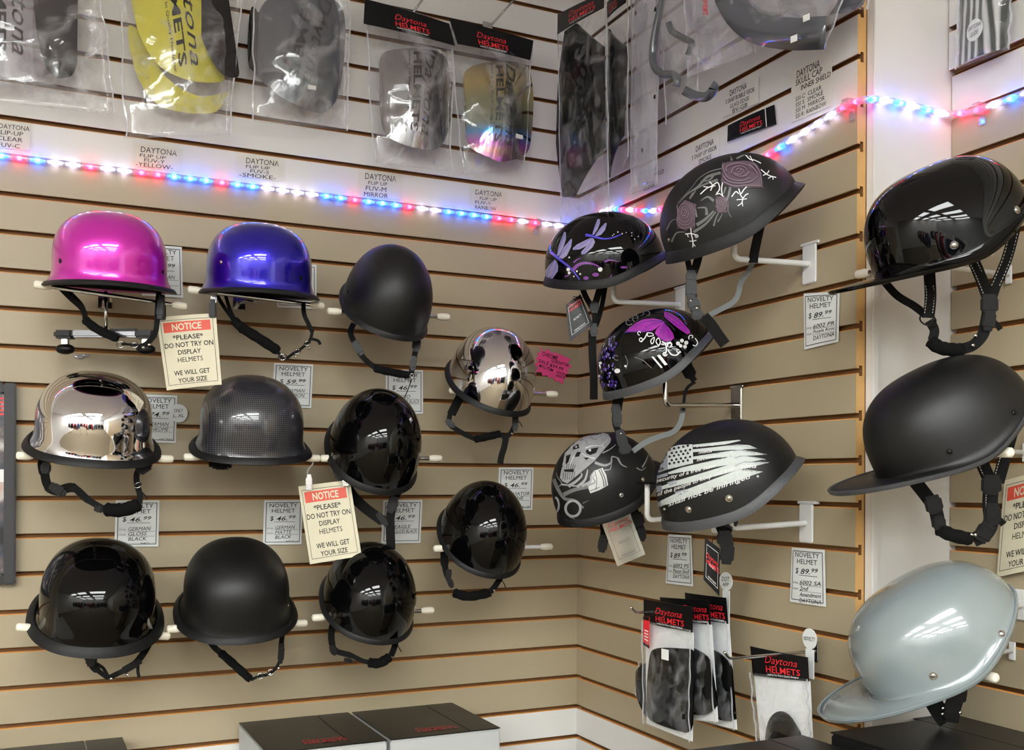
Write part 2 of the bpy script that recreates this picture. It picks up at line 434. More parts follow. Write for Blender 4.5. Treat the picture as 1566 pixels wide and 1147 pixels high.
def rot3(yaw, pitch, roll):
    return Matrix.Rotation(radians(yaw), 3, 'Z') @ Matrix.Rotation(radians(pitch), 3, 'Y') @ Matrix.Rotation(radians(roll), 3, 'X')
BASE = {
 'german': dict(b=.109, af=.125, ab=.13, H=.10, m=2.45, n=2.2, zf=-.014, zs=-.012, zb=-.014, Ff=.010, Fs=.016, Fb=.026, hf=.026, hs=.038, hb=.038, fa=50),
 'cap': dict(b=.1, af=.124, ab=.13, H=.142, m=2.1, n=2.1, zf=.004, zs=-.008, zb=-.004, Ff=.003, Fs=.003, Fb=.004, hf=.012, hs=.012, hb=.012),
 'half': dict(b=.103, af=.126, ab=.128, H=.125, m=2.1, n=2.1, zf=.022, zs=-.020, zb=-.010, pz=2.5, Ff=.008, Fs=.001, Fb=.002, hf=.012, hs=.014, hb=.014, pF=6),
 'bill': dict(b=.108, af=.120, ab=.138, H=.13, m=2.55, n=2.25, zf=-.010, zs=-.012, zb=.030, pz=1.6, Ff=.08, Fs=.012, Fb=.002, hf=-.020, hs=.018, hb=.008, pF=2.6),
}
HB = {}
def helmet(key, label, typ, rot, loc, sc, paint, over=None, trim=('rubber', .012, .004), liner=True):
    P = dict(BASE[typ]); P.update(over or {})
    R = rot3(*rot); L = Vector(loc)
    W = lambda p: L + R @ (Vector(p) * sc)
    rows = shell_grid(P); nt = len(rows[0])
    t = thing('helmet', label, 'helmet', loc)
    vs = [W((0, 0, P['H']))] + [W(p) for r in rows for p in r]
    fs = [(0, 1 + j, 1 + (j + 1) % nt) for j in range(nt)]
    for i in range(len(rows) - 1):
        a = 1 + i * nt; b = a + nt
        for j in range(nt): fs.append((a + j, b + j, b + (j + 1) % nt, a + (j + 1) % nt))
    shell = mobj('shell', vs, fs, paint, t, True)
    shell.modifiers.new('thick', 'SOLIDIFY').thickness = 0.004
    shell.modifiers['thick'].offset = -1.0
    bvh = BVHTree.FromPolygons([tuple(v) for v in vs], fs)
    if liner:
        r2 = shell_grid(P, nb=1, inset=0.012)[:-1] if typ == 'bill' else shell_grid(P, inset=0.008); v2 = [W((0, 0, P['H'] - (0.012 if typ == 'bill' else 0.008)))] + [W(p) for r in r2 for p in r]; f2 = [(0, 1 + (j + 1) % nt, 1 + j) for j in range(nt)]
        for i in range(len(r2) - 1):
            a = 1 + i * nt; b = a + nt
            for j in range(nt): f2.append((a + j, a + (j + 1) % nt, b + (j + 1) % nt, b + j))
        mobj('liner', v2, f2, 'foam', t, True)
    if trim:
        tm, th_, tt = trim; g = G(); rim = rows[-1]; up = rows[-3] if typ in ('german', 'bill') else rows[-5]
        prof = [(-.35, .2), (-.35, .8), (0, 1), (.8, 1), (1, .75), (1, .2), (.8, -.1), (.2, -1.2), (-.1, -1.2)]
        n = len(prof); base = len(g.v)
        for j in range(nt):
            p = Vector(rim[j]); m_ = (Vector(up[j]) - p).normalized(); tg = (Vector(rim[(j + 1) % nt]) - Vector(rim[j - 1])).normalized()
            nn = tg.cross(m_).normalized()
            for a, b in prof: g.v.append(W(p + m_ * (a * th_) + nn * (b * tt)))
        for j in range(nt):
            for k in range(n):
                g.f.append((j * n + k, j * n + (k + 1) % n, ((j + 1) % nt) * n + (k + 1) % n, ((j + 1) % nt) * n + k))
        g.m = [0] * len(g.f); bmf = g.out('edge_trim', tm, t, True, sharp=50)
    HB[key] = dict(t=t, bvh=bvh, dep=depth(loc), W=W, sc=sc, shell=shell)
    return t
def hit(key, px, py, lift=0.0):
    d = ray(px, py).normalized(); r = HB[key]['bvh'].ray_cast(CAM, d)
    if r[0] is None: return None, None
    n = r[1] if r[1].dot(d) < 0 else -r[1]
    return r[0] + n * lift, n
def rivet(key, px, py, mt='nickel', r=.0042):
    p, n = hit(key, px, py)
    if p is None: return
    g = G(); q = n.to_track_quat('Z', 'Y').to_matrix(); g.ball(p, r, 12, 0, (1, 1, .5), q); g.cyl(p - n * .001, p + n * .0008, r * 1.25, 12)
    g.out('rivet', mt, HB[key]['shell'], True, sharp=40)
def strap(key, name, pts, wd=.016, th=.002, mt='webbing', dd=0.0, sub=5, wax=None):
    """pts in pixels (optionally with a depth shift in metres from the helmet's own depth)"""
    h = HB[key]; g = G()
    P = [atdepth(p[0], p[1], h['dep'] + dd + (p[2] if len(p) > 2 else 0)) for p in pts]
    g.ribbon(P, wd, th, wax, 0, sub); return g.out(name, mt, h['t'], True, sharp=40)
def pad(key, pts, r=.011, mt='foam', dd=0.0, name='chin_pad'):
    h = HB[key]; g = G()
    P = smooth_path([atdepth(p[0], p[1], h['dep'] + dd) for p in pts], 5); n = len(P)
    g.tube(P, [r * (.72 if i in (0, n - 1) else 1.0) * (1 + .06 * sin(i * 2.1)) for i in range(n)], 12); return g.out(name, mt, h['t'], True, sharp=50)
def buckle(key, px, py, ang=0.0, w_=.020, h_=.016, dd=0.0, mt='plastic_black', name='buckle', d_=.007):
    h = HB[key]; p = atdepth(px, py, h['dep'] + dd - .004); a = radians(ang)
    x = RT * cos(a) - UP * sin(a); y = RT * sin(a) + UP * cos(a); R = Matrix((x, -FW, y)).transposed()
    g = G()
    g.box(p, w_, d_, h_, R, 0, .0016); g.box(p + y * h_ * .62, w_ * .8, d_ * .7, h_ * .35, R, 0, .001); g.box(p - y * h_ * .6, w_ * .7, d_ * .8, h_ * .3, R, 0, .001)
    return g.out(name, mt, h['t'], True, sharp=30)
def ring(key, px, py, r=.008, dd=0.0, mt='nickel', name='ring', tilt=0.6):
    h = HB[key]; p = atdepth(px, py, h['dep'] + dd - .004); g = G()
    g.tube([p + (RT * cos(a) + (UP * cos(tilt) + FW * sin(tilt)) * sin(a)) * r for a in [2 * pi * k / 16 for k in range(16)]], .0013, 6, closed=True)
    return g.out(name, mt, h['t'], True)
def snap(key, px, py, dd=0.0, r=.0032):
    h = HB[key]; p = atdepth(px, py, h['dep'] + dd - .006); g = G(); g.ball(p, r, 10, 0, (1, 1, .6), FW.to_track_quat('Z', 'Y').to_matrix()); g.out('snap', 'nickel', h['t'], True)

# painted shells
def carbon_mat():
    m = mat('carbon', (26, 26, 29), 0.3, 0.0, 0.9); nt = m.node_tree; b = nt.nodes['Principled BSDF']
    tc = nt.nodes.new('ShaderNodeTexCoord'); mp = nt.nodes.new('ShaderNodeMapping'); mp.inputs['Rotation'].default_value = (0, radians(45), 0); mp.inputs['Scale'].default_value = (1, 0, 1)
    ck = nt.nodes.new('ShaderNodeTexChecker'); ck.inputs['Scale'].default_value = 360
    ck.inputs['Color1'].default_value = lin((9, 9, 11)); ck.inputs['Color2'].default_value = lin((66, 66, 74))
    nt.links.new(tc.outputs['Object'], mp.inputs[0]); nt.links.new(mp.outputs[0], ck.inputs['Vector']); nt.links.new(ck.outputs[0], b.inputs['Base Color'])
carbon_mat()
BLK = ('rubber', .008, .003)
helmet('pink', 'metallic hot pink German style helmet with black trim', 'german', (-94, 10, 0), (-1.1266, -0.2, 2.0083), 0.942, 'pink_metal', dict(H=0.104), BLK)
helmet('blue', 'metallic royal blue German style helmet with black trim', 'german', (-94, 10, 0), (-0.8458, -0.2, 2.0174), 0.944, 'blue_metal', dict(H=0.104), BLK)
helmet('matcap', 'plain matte black skull cap helmet with dark edging', 'cap', (-92, 42, -7), (-0.5772, -0.2, 1.9723), 0.905, 'matte_black', None, ('rubber', .010, .003))
helmet('chrcap', 'mirror chrome skull cap helmet beside the pink starburst card', 'cap', (-92, 38, -7), (-0.3328, -0.2, 1.8187), 0.917, 'chrome', dict(H=0.135), ('rubber', .011, .004))
helmet('chrger', 'mirror chrome German style helmet with flared brim', 'german', (-98, 20, -5), (-1.153, -0.2, 1.7029), 0.949, 'chrome', dict(H=0.1), ('rubber', .012, .004))
helmet('carbon', 'grey carbon fibre weave German style helmet', 'german', (-95, 18, 0), (-0.8591, -0.2, 1.7042), 0.93, 'carbon', dict(H=0.11), ('rubber', .012, .004))
helmet('eagle', 'gloss black skull cap helmet directly under the matte black skull cap', 'cap', (-97, 45, -9), (-0.6037, -0.2, 1.6631), 0.942, 'gloss_black', None, ('rubber', .012, .004))
helmet('aviator', 'gloss black skull cap helmet directly under the chrome skull cap', 'cap', (-94, 42, -7), (-0.3534, -0.2, 1.4735), 0.909, 'gloss_black', None, ('rubber', .009, .003))
helmet('glossger', 'gloss black German style helmet under the chrome German helmet', 'german', (-95, 28, -4), (-1.1459, -0.2, 1.3728), 0.942, 'gloss_black', dict(H=0.11), ('rubber', .016, .004))
helmet('matger', 'matte black German style helmet with flared brim under the carbon helmet', 'german', (-93, 24, 2), (-0.8883, -0.2, 1.3723), 0.932, 'matte_black', dict(H=0.11), ('rubber', .012, .004))
helmet('glosscap', 'gloss black skull cap helmet lowest in its column, beside the matte black German helmet', 'cap', (-94, 36, -7), (-0.6135, -0.2, 1.3444), 0.95, 'gloss_black', dict(H=0.13), ('rubber', .009, .003))
helmet('dragon', 'gloss black half helmet painted with lilac dragonflies', 'half', (-44, -1, 16), (-0.175, -0.4295, 2.0512), 0.994, 'gloss_black', dict(H=0.11), ('rubber', .014, .004))
helmet('rose', 'matte black half helmet painted with dusky purple roses', 'half', (-50, -17, 18), (-0.17, -0.8489, 2.0526), 0.966, 'matte_black', dict(H=0.112), ('rubber', .016, .004))
helmet('butter', 'gloss black half helmet with magenta butterfly and grey edging', 'half', (-48, -20, 14), (-0.17, -0.6201, 1.8286), 0.919, 'gloss_black', dict(H=0.11), ('rubber_grey', .013, .004))
helmet('skull', 'matte black half helmet painted with grey skull and flaming piston', 'half', (-20, -24, 14), (-0.17, -0.4322, 1.5815), 0.898, 'matte_black', dict(H=0.135), ('rubber', .014, .004))
helmet('flag', 'matte black half helmet with faded flag and script lettering', 'half', (-50, -17, 13), (-0.17, -0.8477, 1.5875), 0.993, 'matte_black', dict(H=0.12), ('rubber_grey', .013, .004))
helmet('billblk', 'gloss black peaked cap helmet with white-stitched straps', 'bill', (150, 25, -8), (0.0, -1.1588, 1.9634), 0.933, 'gloss_black', dict(H=0.132), ('gloss_black', .003, .0025))
helmet('billmat', 'matte black peaked cap helmet with grey piping', 'bill', (150, 28, -4), (0.0, -1.1634, 1.665), 0.966, 'matte_black', dict(H=0.122), ('rubber_grey', .0035, .003))
helmet('billgry', 'gloss light grey peaked cap helmet', 'bill', (148, 35, -2), (0.0, -1.1429, 1.3437), 1.028, 'gloss_grey', dict(H=0.114), ('gloss_grey', .003, .0025))
# ================================================================== display hooks
def tbar_back(a, b, label, key, plate=True):
    """cross bar with rubber tips on an arm from the back slat wall; a, b = tip pixels"""
    A = onA(a[0], a[1], .2); B = onA(b[0], b[1], .2); C = (A + B) / 2
    t = thing('display_hook', label, 'hook', (C.x, 0.0, C.z))
    u = (B - A).normalized()
    g = G(); g.cyl(A + u * .012, B - u * .012, .0042, 14); g.out('cross_bar', 'steel_white' if key in ('aviator',) else 'nickel', t, True, sharp=40)
    for p, q in ((A, u), (B, -u)):
        g = G(); g.tube([p - q * .004, p - q * .001, p + q * .014, p + q * .022, p + q * .026], [.0045, .0074, .0078, .0068, .0048], 14); g.out('rubber_tip', 'tip_white', t, True, sharp=50)
    g = G(); g.tube(smooth_path([C, C + Vector((0, .03, -.004)), C + Vector((0, .12, .012)), Vector((C.x, -.004, C.z + .022))], 4), .0042, 12); g.out('arm', 'nickel', t, True)
    g = G(); g.box((C.x, -.003, C.z + .03), .026, .003, .05, bev=.0008); g.box((C.x, .004, C.z + .056), .024, .014, .003); g.out('back_plate', 'nickel', t)
    return t
tbar_back((55, 435), (283, 469), 'white-tipped cross bar holder under the pink helmet', 'pink')
tbar_back((290, 443), (493, 468), 'white-tipped cross bar holder under the blue helmet', 'blue')
tbar_back((503, 476), (685, 485), 'white-tipped cross bar holder through the matte black skull cap', 'matcap')
tbar_back((690, 597), (850, 603), 'white-tipped cross bar holder through the chrome skull cap', 'chrcap')
tbar_back((28, 697), (262, 702), 'white-tipped cross bar holder under the chrome German helmet', 'chrger')
tbar_back((284, 699), (487, 701), 'white-tipped cross bar holder under the carbon fibre helmet', 'carbon')
tbar_back((493, 701), (673, 701), 'white-tipped cross bar holder through the gloss skull cap below the matte skull cap', 'eagle')
tbar_back((666, 839), (842, 836), 'white-tipped cross bar holder through the gloss skull cap below the chrome skull cap', 'aviator')
tbar_back((28, 959), (257, 973), 'white-tipped cross bar holder through the gloss black German helmet', 'glossger')
tbar_back((258, 962), (467, 953), 'white-tipped cross bar holder through the matte black German helmet', 'matger')
tbar_back((480, 945), (661, 933), 'white-tipped cross bar holder through the lowest gloss skull cap', 'glosscap')
def tbar_side(near, zfar, label):
    N = onX(near[0], near[1], 0.0); F = Vector((0.0, N.y + .266, N.z + zfar)); C = (N + F) / 2
    t = thing('display_hook', label, 'hook', (CX, C.y, C.z)); u = (F - N).normalized()
    g = G(); g.cyl(N + u * .012, F - u * .012, .0042, 14); g.out('cross_bar', 'nickel', t, True, sharp=40)
    for p, q in ((N, u), (F, -u)):
        g = G(); g.tube([p - q * .004, p - q * .001, p + q * .014, p + q * .022, p + q * .026], [.0045, .0074, .0078, .0068, .0048], 14); g.out('rubber_tip', 'tip_white', t, True, sharp=50)
    g = G(); g.cyl(C, Vector((CX - .004, C.y, C.z)), .0042, 12); g.out('arm', 'steel_white', t, True)
    g = G(); g.box((CX - .004, C.y, C.z), .003, .012, .03, bev=.0008); g.out('back_plate', 'steel_white', t)
tbar_side((1516, 383), .012, 'white-tipped cross bar holder under the gloss black peaked helmet')
tbar_side((1545, 692), .012, 'white-tipped cross bar holder under the matte black peaked helmet')
tbar_side((1522, 1037), .012, 'white-tipped cross bar holder under the light grey peaked helmet')
# a second peg behind the grey peaked helmet
p = onC(1566, 925)
t = thing('display_peg', 'plain white peg rod on the far slat wall behind the grey peaked helmet', 'hook', p)
g = G(); g.tube([p, p + Vector((-.10, 0, -.004)), p + Vector((-.115, 0, .01))], .004, 12); g.out('rod', 'steel_white', t, True)
g = G(); g.box(p + Vector((-.003, 0, .0)), .003, .03, .05, bev=.0008); g.out('back_plate', 'steel_white', t)
def post_hook(plate, tip, rise, label, mt, mplate, pw=.034):
    """plate fixed in a groove of the right slat wall, arm out, post up into the helmet"""
    P = onB(plate[0], plate[1]); T = Vector((-.17, P.y, P.z - .006))
    t = thing('helmet_stand', label, 'hook', (0, P.y, P.z))
    g = G(); R = .012
    pts = [Vector((-.004, P.y, P.z)), T + Vector((R, 0, 0))] + [T + Vector((R - R * sin(a), 0, R - R * cos(a))) for a in (.4, .8, 1.2, 1.57)] + [T + Vector((0, 0, rise))]
    g.tube(pts, .0052, 14); g.out('arm', mt, t, True, sharp=60)
    g = G(); g.tube([T + Vector((0, 0, rise)), T + Vector((0, 0, rise + .004))], .022, 20); g.out('top_pad', 'foam', t, True, sharp=40)
    g = G(); g.box((-.0028, P.y, P.z), .0045, pw, .07, bev=.002); g.box((.002, P.y, P.z + .037), .014, pw * 1.25, .005, bev=.001); g.out('back_plate', mplate, t, True, sharp=30)
post_hook((1042, 466), None, .075, 'white arm and plate holding the dragonfly helmet', 'steel_white', 'steel_white')
post_hook((1240, 404), None, .085, 'white arm and plate holding the rose helmet', 'steel_white', 'steel_white', .036)
post_hook((1128, 620), None, .09, 'chrome arm and plate holding the butterfly helmet', 'nickel', 'nickel', .034)
post_hook((1235, 800), None, .07, 'white arm and plate holding the flag helmet', 'steel_white', 'steel_white', .036)
post_hook((1098, 789), None, .07, 'white arm and plate holding the skull helmet', 'steel_white', 'steel_white', .034)

# chrome clamp bracket under the pink helmet
def clamp_bracket():
    d = depth((-1.127, -.14, 1.9)); q = lambda x, y: atdepth(x, y, d)
    c = q(162, 520)
    t = thing('clamp_bracket', 'chrome bracket with two black clamp feet under the pink helmet', 'bracket', c)
    g = G(); g.cyl(q(162, 446), q(162, 506), .0035, 12); g.out('post', 'nickel', t, True)
    g = G(); R = Matrix((RT, FW, UP)).transposed()
    g.box((q(112, 511) + q(212, 511)) / 2, (q(212, 511) - q(112, 511)).length, .02, .014, R, 0, .003); g.out('cross_plate', 'dark_chrome', t, True, sharp=30)
    g = G(); g.box(q(190, 506), .055, .022, .006, R, 0, .002); g.out('rubber_strip', 'plastic_black', t)
    for x in (100, 223):
        f = G(); f.box(q(x, 512), .036, .03, .016, R, 0, .004); o = f.out('clamp_jaw', 'plastic_black', t, True, sharp=40)
        f = G(); f.box(q(x, 523), .012, .014, .014, R, 0, .002); f.out('screw_block', 'nickel', t, True, sharp=40)
        f = G(); f.ball(q(x, 534), .019, 16, 0, (1, .8, .55), R); f.out('clamp_foot', 'plastic_black', t, True)
    return t
clamp_bracket()
p = onA(121, 546, .004)
o = G().ball(p, .007, 10, 0, (1.6, .5, .7)).ball(p + Vector((.012, 0, .004)), .005, 8, 0, (1.4, .5, .8)).out('wall_blob', 'visor_clear', None, True, loc=p)
tag(o, 'small clear plastic nub stuck on the slat wall below the clamp bracket', 'clip')

# ================================================================== straps
ST = strap
# pink
ST('pink', 'strap', [(90, 438, .02), (108, 456), (127, 474), (131, 492)], .010)
ST('pink', 'strap', [(100, 440, .02), (124, 464), (130, 480), (131, 494)], .006)
pad('pink', [(129, 488), (148, 503), (180, 518)], .0085)
ring('pink', 185, 527, .008); ST('pink', 'strap', [(186, 526), (200, 527), (214, 529)], .005, .003); ring('pink', 206, 528, .006)
ST('pink', 'strap', [(243, 447, .02), (241, 470), (240, 495), (236, 512), (224, 526), (212, 531)], .010)
buckle('pink', 246, 470, 5, .014, .03); snap('pink', 219, 531); snap('pink', 228, 527)
# blue
ST('blue', 'strap', [(332, 452, .02), (343, 470), (357, 489), (364, 500)], .008); ST('blue', 'strap', [(345, 452, .02), (352, 474), (362, 494)], .007)
pad('blue', [(358, 490), (368, 500)], .013, 'webbing', name='strap_sleeve')
pad('blue', [(366, 499), (395, 517), (426, 537)], .0105)
ring('blue', 432, 546, .008); ST('blue', 'strap', [(424, 536), (434, 549), (448, 541), (462, 532), (474, 520), (478, 505)], .006, .003)
ring('blue', 455, 538, .006); ring('blue', 470, 525, .006); snap('blue', 473, 532); snap('blue', 452, 545)
ST('blue', 'strap', [(464, 462, .02), (465, 480), (471, 494), (478, 508)], .009); ST('blue', 'strap', [(474, 518), (486, 521), (490, 527)], .006)
# matte cap
ST('matcap', 'strap', [(541, 495, .03), (536, 508), (542, 524), (552, 542), (564, 555), (574, 562)], .012)
buckle('matcap', 548, 533, -35, .016, .022); pad('matcap', [(572, 563), (598, 569), (626, 574)], .0085)
ST('matcap', 'strap', [(640, 514, .03), (637, 530), (633, 548), (630, 566), (627, 574)], .012); buckle('matcap', 637, 527, 8, .018, .02); buckle('matcap', 632, 556, 4, .014, .02, name='side_release')
ring('matcap', 630, 575, .006); ST('matcap', 'cord', [(630, 578), (626, 590), (619, 608)], .002, .002)
# chrome cap
ST('chrcap', 'strap', [(707, 600, .02), (697, 620), (690, 634)], .02); ST('chrcap', 'strap', [(689, 630), (687, 647), (697, 656), (712, 665), (728, 672)], .011)
buckle('chrcap', 689, 648, -50, .014, .016); pad('chrcap', [(725, 672), (745, 668), (766, 663)], .0085)
ST('chrcap', 'strap', [(789, 632, .03), (788, 645), (782, 660), (773, 670), (766, 664)], .010); buckle('chrcap', 788, 646, 0, .014, .026); snap('chrcap', 783, 663)
ST('chrcap', 'strap_end', [(774, 668), (771, 684), (767, 697), (765, 709)], .014); ST('chrcap', 'cord', [(790, 640), (796, 648), (799, 653)], .002, .002)
# chrome german
ST('chrger', 'strap', [(69, 690, .04), (66, 706), (68, 722), (73, 742), (88, 750), (112, 746), (134, 764), (158, 778)], [.017, .02, .016, .02, .018, .014, .012])
buckle('chrger', 70, 716, 5, .019, .014); buckle('chrger', 89, 749, -60, .018, .022); pad('chrger', [(160, 779), (188, 780), (213, 771)], .013)
ST('chrger', 'strap', [(225, 695, .04), (216, 712), (209, 726), (210, 742), (214, 757), (213, 770)], .011); buckle('chrger', 220, 714, -35, .03, .016)
ring('chrger', 211, 742, .006); ST('chrger', 'cord', [(212, 748), (220, 756), (225, 763)], .003, .002); buckle('chrger', 152, 779, -80, .012, .012)
# carbon
pad('carbon', [(322, 704), (338, 709), (352, 706)], .013, name='folded_strap'); buckle('carbon', 345, 710, 20, .022, .014); buckle('carbon', 326, 710, -20, .012, .012)
# eagle
ST('eagle', 'strap', [(512, 690, .05), (519, 718, .02), (535, 752), (556, 775), (586, 797)], .022); buckle('eagle', 519, 722, -20, .024, .022, .01)
ST('eagle', 'strap', [(612, 745, .03), (602, 764), (597, 790), (597, 815), (598, 840)], .019); buckle('eagle', 600, 772, 20, .021, .024); buckle('eagle', 585, 795, -40, .014, .022)
# aviator
ST('aviator', 'strap', [(683, 815, .03), (680, 840), (680, 862), (684, 880), (691, 896)], [.018, .018, .014, .012]); buckle('aviator', 689, 891, -20, .013, .016); buckle('aviator', 686, 878, 10, .014, .014)
pad('aviator', [(693, 906), (715, 912), (742, 908), (748, 905)], .0105); ST('aviator', 'strap', [(772, 872, .03), (764, 886), (756, 898), (749, 906)], .013)
ST('aviator', 'cord', [(766, 886), (771, 893), (773, 899)], .002, .002); snap('aviator', 748, 909); snap('aviator', 756, 903)
# gloss german
ST('glossger', 'strap', [(138, 992, .03), (136, 1004), (142, 1018), (153, 1028), (166, 1037)], [.016, .014, .009]); ST('glossger', 'strap', [(146, 1014), (158, 1022), (166, 1036)], .006)
ST('glossger', 'strap', [(229, 982, .04), (220, 998), (210, 1011), (196, 1022), (180, 1030), (166, 1037)], [.013, .012, .010]); buckle('glossger', 199, 1020, 60, .014, .03); snap('glossger', 170, 1038); snap('glossger', 195, 1032)
ST('glossger', 'strap_end', [(211, 1016), (211, 1028), (213, 1036)], .006); buckle('glossger', 140, 1010, 5, .02, .016)
# matte german
ST('matger', 'strap', [(318, 976, .04), (328, 990), (340, 1000)], .012); pad('matger', [(336, 997), (360, 1018), (384, 1040)], .0085)
ST('matger', 'strap', [(384, 1040), (396, 1034), (408, 1032), (420, 1024), (427, 1012), (429, 998)], .006, .003); ring('matger', 398, 1034, .006); ring('matger', 414, 1028, .006)
ST('matger', 'strap', [(432, 970, .04), (430, 986), (429, 1000)], .010); buckle('matger', 430, 1000, 5, .012, .026); snap('matger', 426, 1022); snap('matger', 413, 1031)
# gloss cap
ST('glosscap', 'strap', [(512, 945, .03), (507, 965), (508, 985), (515, 996), (536, 1002), (553, 1010), (565, 1013)], [.014, .012, .010]); buckle('glosscap', 510, 995, -30, .014, .014)
buckle('glosscap', 533, 1010, -75, .01, .012); pad('glosscap', [(563, 1013), (580, 1014), (597, 1004)], .0105); ST('glosscap', 'strap', [(606, 976, .03), (603, 990), (598, 1003)], .013); ST('glosscap', 'cord', [(606, 984), (611, 992), (614, 997)], .002, .002)
# dragonfly
ST('dragon', 'strap', [(889, 436), (896, 454), (906, 471)], .012); ST('dragon', 'strap', [(919, 436), (913, 456), (908, 471)], .014); ST('dragon', 'strap', [(926, 436), (922, 460), (917, 482), (911, 500)], .010, dd=.01)
buckle('dragon', 909, 470, 0, .018, .016); ST('dragon', 'strap', [(908, 472), (910, 492), (908, 512)], .012); buckle('dragon', 908, 505, 0, .016, .018); ST('dragon', 'strap', [(906, 505), (906, 540), (908, 575), (908, 611)], .0165)
# rose
ST('rose', 'strap', [(1049, 385), (1053, 405), (1057, 424)], .010); ST('rose', 'strap', [(1070, 385), (1065, 405), (1058, 424)], .014); buckle('rose', 1057, 423, 0, .018, .014)
ST('rose', 'strap', [(1057, 428), (1058, 450), (1062, 470), (1069, 484)], .017); buckle('rose', 1057, 441, 0, .02, .024); buckle('rose', 1061, 465, -10, .022, .014); buckle('rose', 1066, 481, -10, .02, .012); snap('rose', 1057, 460); snap('rose', 1066, 471)
ST('rose', 'strap_end', [(1076, 484), (1087, 496), (1098, 512), (1109, 527)], .019, .004); ST('rose', 'strap', [(1164, 338), (1154, 385), (1152, 402)], .016)
ST('rose', 'strap', [(1151, 400), (1144, 416), (1133, 432), (1129, 450), (1120, 463), (1100, 474), (1078, 486)], .0095, .002, 'webbing_grey', dd=.05)
# butterfly
ST('butter', 'strap', [(948, 595), (945, 612), (943, 628)], .020); buckle('butter', 942, 627, 0, .018, .014); ST('butter', 'strap', [(942, 628), (941, 645), (947, 664), (952, 684)], .013); buckle('butter', 944, 641, 0, .018, .02)
buckle('butter', 951, 672, -15, .02, .024); buckle('butter', 956, 687, -10, .024, .012); snap('butter', 950, 663)
ST('butter', 'strap', [(1042, 548), (1052, 566), (1062, 583)], [.03, .024, .012]); ST('butter', 'strap', [(1063, 584), (1052, 592), (1047, 604), (1045, 628)], .006, .003); ST('butter', 'strap', [(1045, 622), (1041, 645), (1030, 660), (1008, 668), (988, 676), (968, 690)], .0105, .002, 'webbing_grey', dd=.01)
# skull
ST('skull', 'strap', [(922, 795), (924, 815), (920, 832), (922, 842)], .016, dd=.03); buckle('skull', 922, 832, 10, .02, .024, dd=.03); ST('skull', 'strap', [(968, 775), (974, 795), (982, 815)], .018, dd=.02); buckle('skull', 975, 795, -15, .028, .02, dd=.02); buckle('skull', 981, 818, 0, .02, .018, dd=.02)
# flag
ST('flag', 'strap', [(1096, 795), (1104, 812), (1108, 828)], .016); ST('flag', 'strap', [(1118, 790), (1112, 812), (1108, 830)], .016); buckle('flag', 1108, 824, 0, .026, .018); buckle('flag', 1112, 846, 5, .024, .026); buckle('flag', 1116, 796, 20, .028, .016)
# gloss black peak
ST('billblk', 'strap', [(1340, 416, .05), (1352, 430, .05), (1372, 452, .04), (1398, 468, .03), (1416, 482, .02)], .012); ST('billblk', 'strap', [(1420, 400), (1423, 452), (1420, 486)], .017)
ring('billblk', 1419, 489, .012, 0, 'plastic_black'); ST('billblk', 'strap', [(1421, 490), (1429, 505), (1426, 520)], .014); pad('billblk', [(1422, 520), (1436, 531), (1458, 535), (1474, 535)], .0105)
ST('billblk', 'strap', [(1484, 388), (1500, 425), (1513, 462)], .017); ST('billblk', 'strap', [(1553, 346), (1540, 395), (1522, 438), (1514, 464)], .016); buckle('billblk', 1513, 466, 0, .026, .02)
ST('billblk', 'strap', [(1512, 470), (1508, 492), (1503, 512), (1488, 528), (1470, 534)], .017); buckle('billblk', 1512, 490, 8, .02, .022); ST('billblk', 'strap_end', [(1512, 486), (1522, 494), (1530, 504)], .008); snap('billblk', 1492, 513); snap('billblk', 1488, 528); snap('billblk', 1472, 534)
def stitches(key, pts, off, n=16):
    """light dashes sewn along a strap edge"""
    h = HB[key]; P = smooth_path([atdepth(p[0] + off, p[1], h['dep'] - .0025) for p in pts], 8); L = [0]
    for a, b in zip(P, P[1:]): L.append(L[-1] + (b - a).length)
    def at(s):
        for i in range(len(P) - 1):
            if L[i + 1] >= s: return P[i].lerp(P[i + 1], (s - L[i]) / max(L[i + 1] - L[i], 1e-9))
        return P[-1]
    g = G()
    for k in range(n): g.tube([at(L[-1] * (k + .2) / n), at(L[-1] * (k + .75) / n)], .0006, 5)
    g.out('stitching', 'stitch', h['t'])
for o_ in (-6, 6):
    stitches('billblk', [(1484, 392), (1500, 425), (1513, 458)], o_); stitches('billblk', [(1550, 356), (1540, 395), (1522, 438)], o_); stitches('billblk', [(1421, 436), (1423, 452), (1420, 480)], o_, 10)
# matte peak
ST('billmat', 'strap', [(1388, 722), (1404, 742), (1418, 760), (1430, 778), (1436, 805)], .02); buckle('billmat', 1428, 772, -15, .026, .018); buckle('billmat', 1436, 800, -5, .02, .014); pad('billmat', [(1434, 808), (1455, 818), (1486, 825)], .0105)
ST('billmat', 'strap', [(1496, 690), (1506, 718), (1518, 742)], .019); ST('billmat', 'strap', [(1549, 655), (1538, 695), (1526, 738)], .018); buckle('billmat', 1516, 742, 0, .03, .02)
ST('billmat', 'strap', [(1516, 742), (1514, 770), (1516, 795), (1508, 815), (1488, 826)], .022); buckle('billmat', 1518, 787, 0, .024, .022); buckle('billmat', 1505, 815, 30, .026, .02); snap('billmat', 1486, 818); snap('billmat', 1492, 818); ST('billmat', 'strap_end', [(1520, 790), (1530, 797), (1535, 802)], .01)
for o_ in (-7, 7):
    stitches('billmat', [(1499, 700), (1507, 718), (1516, 738)], o_, 9); stitches('billmat', [(1546, 668), (1538, 695), (1528, 730)], o_, 14); stitches('billmat', [(1515, 752), (1514, 768), (1515, 782)], o_ * .9, 8)
